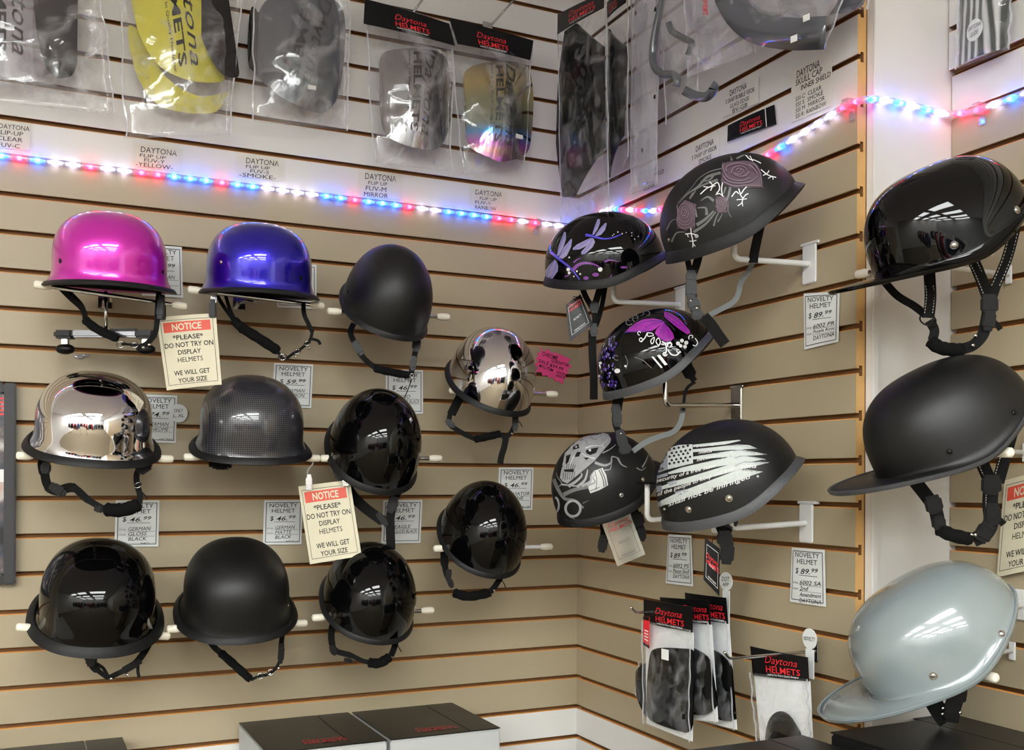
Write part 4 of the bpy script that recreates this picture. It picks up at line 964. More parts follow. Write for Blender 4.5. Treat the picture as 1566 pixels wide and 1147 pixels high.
visor_pouch('pouch holding a dark smoke visor above the smoke label', [(392, -30), (536, -10), (530, 200), (386, 186)], .04,
            [(402, 8), (440, -4), (490, 0), (520, 12), (528, 40), (526, 90), (514, 150), (494, 176), (470, 176), (430, 160), (404, 134), (384, 104), (388, 50)], 'visor_smoke', .05, [(506, 2), (474, 140), (420, 130), (446, -4)], smoke_extra, sticker=(470, 144), seed=4)
visor_pouch('headed pouch holding a silver mirror visor', [(559, -2), (692, 34), (690, 262), (574, 250)], .045,
            [(583, 84), (615, 81), (648, 82), (676, 90), (688, 120), (691, 158), (684, 200), (663, 232), (630, 232), (604, 222), (586, 203), (581, 165), (581, 128)], 'visor_silver', .045,
            [(658, 84), (650, 215), (610, 208), (616, 84)], head=[(558, -2), (687, 36), (696, 70), (556, 36)], lgbox=(.33, .3, .72, .9), sticker=(629, 205), seed=5)
visor_pouch('headed pouch holding a rainbow mirror visor', [(689, 30), (815, 62), (800, 262), (708, 266)], .045,
            [(712, 108), (750, 100), (780, 101), (803, 104), (812, 125), (816, 153), (812, 200), (801, 237), (763, 252), (738, 243), (717, 226), (711, 190), (711, 150)], 'visor_rainbow', .042,
            [(780, 104), (776, 230), (738, 224), (742, 104)], head=[(687, 28), (816, 62), (811, 92), (700, 67)], lgbox=(.28, .3, .68, .95), sticker=(786, 215), seed=6)
for (a, b), lb in zip((((625, 28), (672, -22)), ((745, 45), (800, -10)), ((470, -14), (500, -60)), ((300, -40), (330, -80)), ((60, -60), (80, -100))), ('mirror', 'rainbow', 'smoke', 'yellow', 'clear')):
    A = onA(a[0], a[1], .0); B = onA(b[0], b[1] + 6, .19)
    peg(Vector((A.x, -.17, A.z + .01)), A, 'wire peg carrying the %s visor pouch' % lb, up=.012)

# ---- long pouches in the corner on the right wall
def poly_pouch(label, cat, fn, off, bag, body, mt, head=None, name='insert', lg=None, seed=1, bulge=.01, film='bag_film', more=None, th=.006):
    c = fn(*[sum(p[k] for p in bag) / 4 for k in (0, 1)], off); t = thing('stock_pouch', label, cat, c)
    if body: shield(name, body, fn, off, t, mt, bulge, th, 14, rnd=(mt != 'crinkle_black'))
    film_bag('pouch_film', [fn(x, y, off + bulge * .6 + .002) for x, y in bag], t, film, bulge * .5 + .005, .005, seed)
    if head: header([fn(x, y, off + bulge + .012) for x, y in head], t, .003, lg or (.3, .3, .85, .92))
    if more: more(t)
    return t
mat('crinkle_black', (7, 7, 8), .25, 0, 0, spec=.16, bump=1.0, bscale=28, stretch=(1, 1, .35))
poly_pouch('long pouch of black crinkled curtain fabric hanging at the corner', 'packaged accessory', onB, .13, [(853, 22), (926, -14), (931, 326), (858, 338)],
           [(887, 37), (922, 71), (923, 225), (883, 301), (864, 302), (850, 219), (855, 133), (868, 49)], 'crinkle_black', [(853, 22), (924, -12), (923, 12), (852, 53)], lg=(.28, .2, .85, .9), seed=11, bulge=.016)
poly_pouch('narrow pouch of black fabric beside the crinkled one', 'packaged accessory', onB, .09, [(928, 10), (960, -20), (960, 240), (930, 300)],
           [(930, 44), (957, 71), (954, 207), (930, 272)], 'crinkle_black', [(928, 4), (958, -22), (957, 4), (929, 28)], lg=(.1, .3, .6, .9), seed=12, bulge=.012)
def snaps_more(t):
    for x, y in ((972, 20), (970, 55), (1002, 14), (1001, 148), (982, 230), (971, 105)):
        g = G(); g.ball(onB(x, y, .088), .004, 8, 0, (.4, 1, 1.3)); g.out('snap', 'plastic_black', t, True)
poly_pouch('long clear pouch with curled shield and dark snaps', 'packaged visor', onB, .07, [(966, -20), (1008, -40), (1004, 282), (964, 298)],
           [(972, -20), (1005, -36), (1002, 240), (990, 280), (974, 250)], 'visor_clear', None, seed=13, bulge=.012, film='bag_film_milky', more=snaps_more)
# clear bubble visor with dark gasket, drooping in film
def gasket_more(t):
    for pl, r in (([(1018, -20), (1006, 30), (998, 75), (1000, 100), (1012, 113), (1030, 114), (1036, 122), (1034, 132)], .0075), ([(1022, 34), (1028, 48), (1045, 58), (1058, 66), (1052, 84)], .006), ([(1046, 138), (1062, 146), (1080, 148), (1092, 136), (1088, 130)], .009)):
        g = G(); g.ribbon([onB(x, y, .10) for x, y in pl], r * 2, .003, None, 0, 4); g.out('gasket', 'visor_smoke', t, True)
poly_pouch('film pouch with a clear visor edged in a dark gasket', 'packaged visor', onB, .07, [(1008, -30), (1068, -60), (1066, 150), (1018, 190)],
           [(1012, -20), (1060, -40), (1056, 70), (1040, 110), (1010, 104), (1003, 60)], 'visor_clear', None, seed=14, bulge=.03, more=gasket_more)
def red_more(t):
    s = Sheet(*[onB(x, y, .128) for x, y in ((1085, -16), (1084, 24), (1074, 22), (1075, -16))]); g = G(); s.text(g, 'DAYTONA HELMETS', (0, .1, 1, .9), .02, 0, 0, .001); g.out('print', 'red_print', t)
poly_pouch('crumpled clear film pouch with small red print', 'packaged visor', onB, .08, [(1046, -30), (1148, -70), (1154, 80), (1052, 118)],
           [(1052, -20), (1140, -50), (1120, 40), (1066, 50)], 'visor_clear', None, seed=15, bulge=.03, film='bag_film_milky', more=red_more)
def flat_more(mt2):
    def f(t):
        g = G(); g.ribbon([onB(x, y, .118) for x, y in ((1112, -10), (1130, 22), (1160, 44), (1210, 52), (1262, 50))], .05, .003, None, 0, 4); g.out('visor', 'visor_smoke', t, True)
        for x, y in ((1233, 22), (1214, 54)):
            s = Sheet(*[onB(a, b, .128) for a, b in ((x - 5, y + 2), (x + 5, y - 2), (x + 5, y + 8), (x - 5, y + 12))]); s.build('sticker', 'white_print', t, .0004, 1, 1)
    return f
poly_pouch('flat pouch of smoke visors with two white stickers above the inner shield label', 'packaged visor', onB, .09, [(1112, -40), (1322, -90), (1262, 70), (1150, 62)],
           [(1125, -20), (1290, -60), (1262, 36), (1210, 48), (1160, 36)], 'visor_clear', None, seed=16, bulge=.02, more=flat_more(0))
poly_pouch('flat pouch of a smoke visor reaching the wood edge', 'packaged visor', onB, .06, [(1170, -60), (1330, -80), (1326, 14), (1200, 30)],
           [(1180, -40), (1300, -60), (1318, 4), (1270, 24), (1210, 22)], 'visor_smoke', None, seed=17, bulge=.012)
for x, y, lb in ((905, -10, 'long black fabric pouches'), (985, -50, 'long clear pouch'), (1040, -60, 'gasket visor pouch'), (1100, -70, 'red printed pouch'), (1220, -90, 'flat smoke visor pouch'), (1290, -80, 'smoke visor pouch by the wood edge')):
    A = onB(x, y); peg(A + Vector((-.16, 0, .006)), A, 'wire peg carrying the ' + lb, up=.012)

# ---- glide pouch on the far wall
def marble():
    m = mat('marble_film', (120, 124, 124), .2, 0, .5); nt = m.node_tree; b = nt.nodes['Principled BSDF']
    tc = nt.nodes.new('ShaderNodeTexCoord'); mp = nt.nodes.new('ShaderNodeMapping'); mp.inputs['Scale'].default_value = (1, 1, .22); w_ = nt.nodes.new('ShaderNodeTexWave'); w_.inputs['Scale'].default_value = 16; w_.inputs['Distortion'].default_value = 9; w_.inputs['Detail'].default_value = 3; w_.inputs['Detail Scale'].default_value = 1.2; w_.bands_direction = 'Y'
    nt.links.new(tc.outputs['Object'], mp.inputs[0]); nt.links.new(mp.outputs[0], w_.inputs['Vector'])
    cr = nt.nodes.new('ShaderNodeValToRGB'); e = cr.color_ramp.elements; e[0].position = .25; e[0].color = lin((64, 70, 70)); e[1].position = .95; e[1].color = lin((206, 208, 208))
    nt.links.new(w_.outputs['Fac'], cr.inputs[0]); nt.links.new(cr.outputs[0], b.inputs['Base Color'])
marble()
P = [onC(1468, -6, .03), onC(1545, -40, .03), onC(1541, 73, .03), onC(1464, 103, .03)]
t = thing('face_scarf_pouch', 'pouch of marbled grey fabric with a round white sticker on the far wall', 'packaged scarf', P[0]); s = Sheet(*P, bow=.012); s.build('insert', 'marble_film', t, .002)
g = G(); s.disc(g, .44, .62, .17, .15, 0, .0016, 28); o = g.out('sticker', 'paper', t); g = G(); s.text(g, 'DAYTONA', (.31, .54, .57, .6), 0, .2, 0, .0022, -.02); s.text(g, 'GLIDE', (.36, .64, .53, .7), 0, .2, 0, .0022, -.02); g.out('handwriting', 'ink', t)
film_bag('pouch_film', [onC(x, y, .036) for x, y in ((1466, -10), (1547, -44), (1543, 76), (1462, 106))], t, 'bag_film', .012, .003, 21)
mat('red_film', (196, 40, 84), .4, var=.4, vscale=40)
g = G(); s.rect(g, (.0, .0, 1, .06), 0, .002); g.out('header_strip', 'red_film', t)
A = onC(1500, -30); peg(A + Vector((-.12, 0, .004)), A, 'wire peg carrying the marbled scarf pouch', up=.012)

# ---- hanging pouches at the lower right
def low_pouch(label, q, off, split, body, lg, seed, mt='crinkle_black', more=None, white=True):
    P = [onB(x, y, off) for x, y in q]; t = thing('accessory_pouch', label, 'packaged accessory', (P[0] + P[2]) / 2)
    s = Sheet(*P, bow=.004)
    b = Sheet(s.at(0, split), s.at(1, split), P[2], P[3], bow=.002)
    b.build('back_film', 'white_film', t, .0008, 10, 12)
    hd = Sheet(s.at(0, 0, .003), s.at(1, 0, .003), s.at(1, split, .003), s.at(0, split, .003), bow=.003); hc = hd.build('header_card', 'black_print', t, .0012); logo(hd, hc, lg)
    shield('insert', body, onB, off + .004, t, mt, .016, .004, 9)
    film_bag('pouch_film', [s.at(0, split * .9, .008), s.at(1, split * .9, .008), s.at(1, 1, .008), s.at(0, 1, .008)], t, 'bag_film', .014, .004, seed)
    if more: more(t, s)
    return t
def st_sticker(t, s):
    g = G(); s.rect(g, (.66, .33, .8, .41), 0, .03); g.out('sticker', 'white_print', t)
low_pouch('black headed accessory pouch in front of two others on the wire peg', [(986, 916), (1061, 928), (1059, 1134), (989, 1106)], .15, .19, [(998, 1000), (1004, 993), (1020, 990), (1048, 992), (1060, 1000), (1059, 1060), (1056, 1118), (1030, 1108), (992, 1096), (990, 1050), (994, 1020)], (.28, .25, .86, .95), 31, more=st_sticker)
low_pouch('middle accessory pouch with a silver sticker, behind the front pouch', [(1011, 913), (1086, 918), (1098, 1104), (1030, 1098)], .12, .2, [(1030, 990), (1058, 988), (1082, 1000), (1090, 1020), (1090, 1060), (1096, 1076), (1084, 1092), (1062, 1090), (1040, 1080)], (.5, .25, .99, .95), 32)
low_pouch('rearmost of three accessory pouches on one wire peg', [(1049, 906), (1112, 914), (1127, 1116), (1064, 1100)], .085, .2, [(1072, 992), (1098, 994), (1112, 1004), (1120, 1020), (1120, 1046), (1112, 1054), (1124, 1100), (1096, 1094), (1076, 1060)], (.4, .25, .96, .95), 33)
low_pouch('single accessory pouch hanging alone on its wire peg', [(1149, 988), (1237, 1005), (1243, 1128), (1163, 1138)], .07, .3, [(1172, 1134), (1176, 1116), (1186, 1096), (1198, 1087), (1210, 1092), (1218, 1106), (1224, 1130), (1210, 1136)], (.28, .2, .88, .95), 34)
# a tag and a dark pad showing past the front pouch
P = [onB(x, y, .165) for x, y in ((984, 942), (993, 944), (993, 992), (984, 986))]; t = thing('red_tag', 'small red and white tag beside the front accessory pouch', 'tag', P[0]); s = Sheet(*P); s.build('card', 'red_print', t, .0008, 2, 2)
for bx in ((0, 0, 1, .12), (0, .9, 1, 1.0)):
    g = G(); s.rect(g, bx); g.out('black_end', 'black_print', t)
g = G()
for k in range(4): s.rect(g, (.2, .45 + .1 * k, .85, .49 + .1 * k))
g.out('white_lines', 'white_print', t)
t = thing('dark_pad', 'dark padded insert poking out beside the front accessory pouch', 'packaged accessory', onB(985, 1050, .14))
shield('pad', [(973, 1030), (978, 1024), (994, 1018), (994, 1100), (988, 1080), (978, 1060), (972, 1044)], onB, .14, t, 'crinkle_black', .01, .006, 9)
film_bag('pouch_film', [onB(x, y, .146) for x, y in ((976, 1012), (996, 1012), (996, 1104), (972, 1064))], t, 'bag_film', .006, .003, 35, 10, 14)
def jpeg_peg(tip, wall, label):
    A = onB(*wall); B = onB(tip[0], tip[1], .19); t = thing('peg_hook', label, 'hook', A); g = G()
    C = Vector((-.175, A.y, A.z)); g.tube(smooth_path([A, Vector((-.12, A.y, A.z)), C, C + Vector((-.012, 0, .002)), C + Vector((-.022, 0, .012))], 4), .0026, 10); g.out('wire', 'nickel', t, True)
    g = G(); g.box(A + Vector((-.002, 0, 0)), .003, .026, .036, None, 0, .0008); g.out('back_plate', 'nickel', t)
jpeg_peg((945, 938), (1090, 930), 'wire peg carrying the three accessory pouches')
jpeg_peg((1136, 1010), (1245, 996), 'wire peg carrying the single accessory pouch')

# ---- hang tags on helmets
def hang_tag(key, q, label, mt, dd, lg=None, anchor=None):
    h = HB[key]; P = [atdepth(x, y, h['dep'] + dd) for x, y in q]; s = Sheet(*P, bow=.003); t = thing('hang_tag', label, 'tag', P[0]); tc_ = s.build('card', mt, t, .0008, 4, 6)
    if lg: logo(s, tc_, lg, white=False)
    g = G(); s.border(g, .12, .012, .008); s.text(g, 'NOVELTY', (.3, .5, .7, .56), 0, .2); s.text(g, 'HEADGEAR', (.25, .8, .75, .84), 0, 0); g.out('print', 'ink_soft' if mt != 'black_print' else 'white_print', tc_)
    g = G(); g.tube([(P[0] + P[1]) / 2, (P[0] + P[1]) / 2 + UP * .006, atdepth(anchor[0], anchor[1], h['dep'] + anchor[2])], .0007, 6); g.out('string', 'webbing', t)
mat('tag_foil', (196, 192, 178), .22, .7, .3, var=.2, vscale=40)
hang_tag('dragon', [(865, 466), (888, 450), (907, 496), (871, 523)], 'glossy black hang tag on the dragonfly helmet strap', 'black_print', -.01, (.15, .06, .9, .32), (897, 455, 0))
hang_tag('skull', [(921, 802), (963, 784), (987, 848), (944, 866)], 'silver foil hang tag on the skull helmet', 'tag_foil', .012, (.15, .04, .95, .28), (970, 784, .02))
hang_tag('flag', [(1078, 822), (1101, 839), (1100, 912), (1076, 887)], 'black hang tag with red script on the flag helmet', 'black_print', -.02, (.1, .3, .95, .6), (1104, 815, 0))
# ================================================================== boxes, counters, picture
def onZ(px, py, z):
    d = ray(px, py); return CAM + d * ((z - CAM.z) / d.z)
def helmet_box(x0, x1, y0, y1, z1, label, h=.15, lid=.3, logo_at=None, top='box_black', side='box_side'):
    t = thing('helmet_box', label, 'box', ((x0 + x1) / 2, (y0 + y1) / 2, z1 - h))
    g = G(); g.box(((x0 + x1) / 2, (y0 + y1) / 2, z1 - h / 2 - .0015), x1 - x0, y1 - y0, h - .003, bev=.003); g.out('carton', side, t, True, sharp=30)
    xs = x0 + (x1 - x0) * (1 - lid)
    g = G(); g.box(((x0 + xs) / 2 - .0005, (y0 + y1) / 2, z1 - .001), xs - x0 - .002, y1 - y0, .002); lp = g.out('lid_panel', top, t)
    g = G(); g.box(((xs + x1) / 2 + .0005, (y0 + y1) / 2, z1 - .001), x1 - xs - .001, y1 - y0, .002); g.out('lid_flap', top, t)
    if logo_at:
        a, b, c, d = logo_at; s = Sheet((a, d, z1), (b, d, z1), (b, c, z1), (a, c, z1), toward=Vector((0, 0, 9)))
        logo(s, lp, (0, 0, 1, 1), .0012, white=False)
    g = G(); s = Sheet((x0, y0, z1), (x1, y0, z1), (x1, y0, z1 - h), (x0, y0, z1 - h)); s.text(g, 'HELMETS', (.2, .4, .8, .6), .02, 0, 0, .001); g.out('front_print', 'ink_soft', t)
    return t
ZB = 1.0745
helmet_box(-.601, -.357, -.31, -.037, ZB, 'helmet carton with a split black lid next to the corner', logo_at=(-.53, -.44, -.285, -.245), lid=.28)
helmet_box(-.852, -.609, -.31, -.035, ZB, 'helmet carton with a black lid beside the one next to the corner', logo_at=(-.77, -.68, -.285, -.245), lid=.3)
g0 = onZ(187, 1127, ZB - .008)
helmet_box(g0.x - .30, g0.x, g0.y - .27, g0.y, ZB - .008, 'helmet carton with dark lid under the gloss black German helmet', lid=.24)
helmet_box(-.168, .098, -1.37, -1.095, 1.22, 'black helmet carton under the grey peaked helmet', h=.27, lid=.3, side='box_black')
helmet_box(.104, .192, -1.42, -1.0, 1.195, 'slim grey carton standing against the far slat wall', h=.245, top='frame_black')
helmet_box(-.44, -.178, -1.33, -1.045, 1.205, 'black helmet carton beneath the single accessory pouch', h=.255, lid=.25, side='box_black')
def counter(x0, x1, y0, y1, z1, label):
    t = thing('display_counter', label, 'counter', ((x0 + x1) / 2, (y0 + y1) / 2, 0))
    g = G(); g.box(((x0 + x1) / 2, (y0 + y1) / 2, z1 - .0125), x1 - x0, y1 - y0, .025, bev=.002); g.out('top', 'laminate_white', t)
    g = G(); g.box(((x0 + x1) / 2, (y0 + y1) / 2 + .01, (z1 - .025 + .08) / 2), x1 - x0 - .02, y1 - y0 - .04, z1 - .025 - .08); g.out('body', 'laminate_taupe', t)
    g = G(); g.box(((x0 + x1) / 2, (y0 + y1) / 2 + .02, .04), x1 - x0 - .06, y1 - y0 - .08, .08); g.out('plinth', 'frame_black', t)
counter(-2.2, -.02, -.42, -.005, ZB - .1585, 'long low counter against the back slat wall under the cartons')
counter(-.47, .198, -1.6, -1.0, .95, 'short counter under the black cartons at the far slat wall')

# framed poster at the edge of the back wall
def poster():
    a = onA(25, 586, .02); b = onA(21, 894, .02); z1 = a.z; z0 = b.z; x1 = a.x; x0 = x1 - .40
    t = thing('framed_poster', 'black framed poster hanging on the back slat wall', 'picture', ((x0 + x1) / 2, 0, z0))
    y = -.012; fw = .022
    for nm, cx_, cz_, sx, sz in (('frame_bar', x1 - fw / 2, (z0 + z1) / 2, fw, z1 - z0), ('frame_bar', x0 + fw / 2, (z0 + z1) / 2, fw, z1 - z0), ('frame_bar', (x0 + x1) / 2, z1 - fw / 2, x1 - x0 - 2 * fw, fw), ('frame_bar', (x0 + x1) / 2, z0 + fw / 2, x1 - x0 - 2 * fw, fw)):
        g = G(); g.box((cx_, y, cz_), sx, .022, sz, None, 0, .003); g.out(nm, 'frame_black', t, True, sharp=30)
    m = mat('poster_art', (120, 90, 80), .35); nt = m.node_tree; bs = nt.nodes['Principled BSDF']; tc = nt.nodes.new('ShaderNodeTexCoord'); n = nt.nodes.new('ShaderNodeTexNoise'); n.inputs['Scale'].default_value = 14; n.inputs['Detail'].default_value = 5
    nt.links.new(tc.outputs['Object'], n.inputs['Vector']); cr = nt.nodes.new('ShaderNodeValToRGB'); e = cr.color_ramp.elements; e[0].position = .35; e[0].color = lin((24, 20, 22)); e[1].position = .75; e[1].color = lin((190, 140, 116))
    for p, c in ((.45, (60, 62, 74)), (.53, (96, 84, 84)), (.6, (196, 190, 186))): q = e.new(p); q.color = lin(c)
    nt.links.new(n.outputs['Fac'], cr.inputs[0]); nt.links.new(cr.outputs[0], bs.inputs['Base Color'])
    s = Sheet((x0 + fw, y - .004, z1 - fw), (x1 - fw, y - .004, z1 - fw), (x1 - fw, y - .004, z0 + fw), (x0 + fw, y - .004, z0 + fw)); s.build('print', 'poster_art', t, .004, 2, 2)
    g = G()
    for k in range(5): s.rect(g, (.84 + .01 * k, .02 + .022 * k, 1.0, .03 + .022 * k), 0, .0006)
    g.out('red_stripe', 'red_print', t)
    g = G(); s.rect(g, (.9, .42, 1, .49), 0, .0007); o = g.out('white_block', 'white_print', t); g = G()
    for k in range(3): s.disc(g, .955, .437 + .018 * k, .012, .005, 0, .0012)
    g.out('dot', 'ink', t)
poster()
# ================================================================== painted designs laid on the shells
def crop(x0, y0, k): return lambda p: (x0 + p[0] / k, y0 + p[1] / k)
def decal(key, name, polys, mt, tf, lift=.0007, maxl=5.0, joined=False):
    """flat paint shapes laid onto the helmet's own surface, one part each (tiny ones joined)"""
    g = G()
    for poly in polys:
        if not joined: g = G()
        pts, tris = fill_poly([tf(p) for p in poly], maxl); H = [hit(key, x, y, lift)[0] for x, y in pts]; idx = {}
        vs = []
        for i, h in enumerate(H):
            if h is not None: idx[i] = len(vs); vs.append(h)
        g.add(vs, [tuple(idx[i] for i in t_) for t_ in tris if all(i in idx for i in t_)])
        if not joined and g.f: g.out(name, mt, HB[key]['shell'], True)
    if joined and g.f: tag(g.out(name, mt, HB[key]['shell'], True), kind='stuff')
def stroke_poly(pts, w0, w1=None, sub=6):
    w1 = w0 if w1 is None else w1
    P = smooth_path([Vector((p[0], p[1], 0)) for p in pts], sub); n = len(P); L, R = [], []
    for i, p in enumerate(P):
        t = (P[min(i + 1, n - 1)] - P[max(i - 1, 0)]).normalized(); nn = Vector((-t.y, t.x, 0)); w_ = (w0 + (w1 - w0) * i / (n - 1)) / 2
        L.append(p + nn * w_); R.append(p - nn * w_)
    return L, R
def strokes(key, name, lines, mt, tf, lift=.0009):
    g = G()
    for ln in lines:
        pts, w0 = ln[0], ln[1]; w1 = ln[2] if len(ln) > 2 else w0
        L, R = stroke_poly(pts, w0, w1); a = [hit(key, *tf(p), lift)[0] for p in L]; b = [hit(key, *tf(p), lift)[0] for p in R]
        for i in range(len(L) - 1):
            q = (a[i], b[i], b[i + 1], a[i + 1])
            if all(v is not None for v in q): g.add(q, [(0, 1, 2, 3)])
    if g.f: return tag(g.out(name, mt, HB[key]['shell']), kind='stuff')
def script(key, name, items, mt, tf, lift=.001):
    """items: (text, start, end, height) in crop pixels, running along start->end"""
    g = G()
    for tx, a, b, h in items:
        V, F = glyphs(tx, .012, .35); dx, dy = b[0] - a[0], b[1] - a[1]; L = math.hypot(dx, dy); nx, ny = dy / L, -dx / L
        H = []
        for u, v in V: H.append(hit(key, *tf((a[0] + dx * u + nx * v * h, a[1] + dy * u + ny * v * h)), lift)[0])
        idx = {}; vs = []
        for i, p in enumerate(H):
            if p is not None: idx[i] = len(vs); vs.append(p)
        g.add(vs, [tuple(idx[i] for i in f) for f in F if all(i in idx for i in f)])
    if g.f: return g.out(name, mt, HB[key]['shell'])
def blob(c, r, n=8, ry=None): return [(c[0] + r * cos(2 * pi * k / n), c[1] + (ry or r) * sin(2 * pi * k / n)) for k in range(n)]
mat('art_lilac', (150, 142, 184), .2, 0, .5, var=.15, vscale=300); mat('art_violet', (72, 66, 190), .2, 0, .5); mat('art_purple', (124, 62, 150), .2, 0, .5); mat('art_white', (230, 230, 232), .3)
mat('art_rose', (88, 70, 82), .5, var=.15, vscale=120); mat('art_rose_dark', (64, 44, 60), .5); mat('art_rose_line', (132, 116, 126), .5); mat('art_grey', (104, 104, 104), .5); mat('art_grey_dark', (58, 57, 58), .5)
mat('art_magenta', (156, 44, 158), .15, 0, .6, var=.35, vscale=90); mat('art_indigo', (66, 40, 130), .15, 0, .6); mat('art_bone', (150, 150, 152), .5, var=.25, vscale=120); mat('art_bone_light', (206, 206, 204), .5); mat('art_flag', (184, 190, 187), .55, var=.12, vscale=150); mat('art_flag_dim', (132, 136, 146), .55, var=.15, vscale=100); mat('art_black', (10, 10, 10), .4)
# dragonflies
tf = crop(825, 310, 7.639)
decal('dragon', 'dragonfly_wing', [[(615, 380), (640, 300), (680, 195), (708, 197), (705, 245), (680, 312), (640, 372)], [(650, 385), (720, 290), (770, 240), (786, 246), (766, 322), (720, 376), (662, 396)],
      [(605, 410), (540, 440), (440, 490), (390, 535), (396, 552), (470, 546), (560, 502), (605, 432)], [(615, 415), (560, 500), (490, 575), (490, 606), (530, 602), (620, 522), (650, 462), (632, 422)],
      [(205, 615), (230, 500), (290, 345), (310, 346), (311, 430), (280, 530), (228, 622)], [(225, 640), (290, 520), (370, 425), (383, 432), (370, 520), (322, 620), (272, 655)],
      [(185, 660), (110, 740), (75, 790), (80, 860), (118, 880), (158, 800), (198, 702)], [(202, 680), (221, 740), (216, 800), (152, 888), (126, 896), (142, 800), (182, 692)]], 'art_lilac', tf)
strokes('dragon', 'dragonfly_bodies', [([(538, 380), (600, 388), (660, 405), (760, 424), (860, 410), (955, 370)], 34, 10), ([(130, 572), (190, 622), (260, 680), (340, 742), (400, 802), (450, 868), (470, 902)], 36, 12)], 'art_violet', tf)
strokes('dragon', 'wing_veins', [([(618, 385), (650, 300), (695, 210)], 5), ([(655, 390), (720, 320), (775, 255)], 5), ([(600, 420), (500, 490), (405, 545)], 5), ([(620, 430), (570, 520), (505, 595)], 5), ([(210, 610), (250, 490), (300, 360)], 5), ([(230, 640), (310, 540), (372, 440)], 5), ([(182, 670), (120, 770), (95, 865)], 5), ([(202, 690), (185, 790), (135, 890)], 5)], 'art_violet', tf, .0011)
strokes('dragon', 'swirl', [([(390, 790), (450, 730), (530, 705), (620, 715), (690, 745), (720, 780)], 44, 6), ([(400, 700), (450, 660), (490, 650)], 20, 4), ([(300, 860), (340, 850), (380, 800)], 18, 6), ([(760, 690), (830, 670), (930, 690)], 26, 4), ([(820, 890), (840, 850), (850, 840)], 16, 4), ([(850, 900), (880, 870)], 14, 4)], 'art_purple', tf)
decal('dragon', 'petal', [blob((985, 755), 42, 10, 14), blob((955, 852), 52, 10, 12), blob((545, 880), 32, 10, 22), blob((655, 840), 40, 10, 24)], 'art_purple', tf)
decal('dragon', 'dew_dots', [blob(c, r, 7) for c, r in (((915, 347), 8), ((965, 366), 8), ((870, 372), 6), ((1012, 352), 6), ((1075, 356), 6), ((1075, 390), 6), ((1150, 398), 6), ((352, 640), 10), ((440, 800), 11), ((478, 832), 11), ((405, 860), 9), ((340, 780), 22), ((350, 820), 16), ((1110, 428), 6), ((855, 388), 6))], 'art_white', tf, .0012, joined=True)
# roses
tf = crop(1000, 225, 6.553)
decal('rose', 'rose', [[(685, 160), (712, 178), (745, 150), (830, 147), (905, 138), (985, 147), (1030, 170), (1050, 222), (1078, 262), (1084, 330), (1094, 412), (1040, 398), (985, 384), (950, 402), (880, 412), (810, 394), (765, 400), (730, 366), (672, 352), (696, 312), (690, 262), (708, 224)],
      [(310, 530), (340, 562), (380, 556), (426, 572), (408, 620), (416, 690), (400, 740), (408, 802), (360, 812), (325, 836), (290, 806), (240, 815), (246, 765), (226, 735), (250, 690), (238, 640), (268, 618), (272, 572)], [(626, 496), (665, 508), (702, 498), (750, 488), (736, 540), (744, 585), (726, 610), (722, 664), (690, 646), (655, 660), (640, 625), (616, 600), (630, 560)]], 'art_rose', tf)
ROSE_L = [[(.10, .40), (.12, .20), (.38, .08), (.62, .16), (.72, .34)], [(.22, .46), (.28, .26), (.42, .18), (.56, .24), (.62, .40)], [(.02, .55), (.14, .76), (.42, .84), (.72, .76), (.88, .56)], [(.0, .14), (.06, .46), (.20, .68), (.48, .74), (.70, .62)], [(.66, .12), (.80, .34), (.88, .52)], [(.66, .40), (.56, .56), (.36, .56), (.26, .44)], [(.34, .34), (.40, .27), (.46, .31), (.43, .40), (.36, .40)], [(.30, .48), (.44, .50), (.52, .38), (.46, .28)], [(.76, .08), (.92, .40), (.98, .90)], [(.04, .80), (.30, .95), (.60, .92), (.98, .94)]]
for (x0_, y0_, x1_, y1_), k_ in (((688, 145, 1088, 405), 1.0), ((238, 545, 418, 828), .6), ((626, 498, 742, 658), .42)):
    cv = [[(x0_ + (x1_ - x0_) * u, y0_ + (y1_ - y0_) * v) for u, v in c_] for c_ in ROSE_L]
    strokes('rose', 'petal_shade', [([(x, y + 13 * k_) for x, y in c_], 24 * k_, 9 * k_) for c_ in cv], 'art_rose_dark', tf, .0010)
    strokes('rose', 'petal_line', [(c_, 11 * k_, 4 * k_) for c_ in cv], 'art_rose_line', tf, .0014)
strokes('rose', 'tribal_bands', [([(690, 215), (560, 250), (450, 320), (370, 420), (240, 560)], 12, 3), ([(670, 260), (540, 300), (440, 400), (330, 480), (230, 590)], 30, 4), ([(640, 330), (500, 380), (400, 440)], 28, 6), ([(600, 280), (560, 330), (470, 350)], 26, 6), ([(400, 460), (360, 520), (420, 440)], 24, 8), ([(600, 540), (540, 500), (470, 540)], 30, 6), ([(530, 680), (520, 610), (440, 610)], 30, 8), ([(430, 780), (520, 720), (600, 640)], 36, 14), ([(400, 850), (520, 770), (620, 650)], 30, 12), ([(600, 790), (620, 720), (650, 650)], 20, 6), ([(640, 750), (670, 700), (690, 660)], 16, 4), ([(775, 700), (745, 640), (750, 540)], 10, 4), ([(770, 390), (750, 480), (730, 540)], 30, 14), ([(720, 400), (700, 470)], 22, 10), ([(430, 700), (420, 620)], 20, 8), ([(780, 140), (770, 90)], 24, 4), ([(830, 120), (900, 85), (960, 100)], 20, 6), ([(130, 830), (180, 740), (240, 720)], 12, 4), ([(180, 950), (230, 860), (320, 850)], 18, 8)], 'art_grey', tf, .0008)
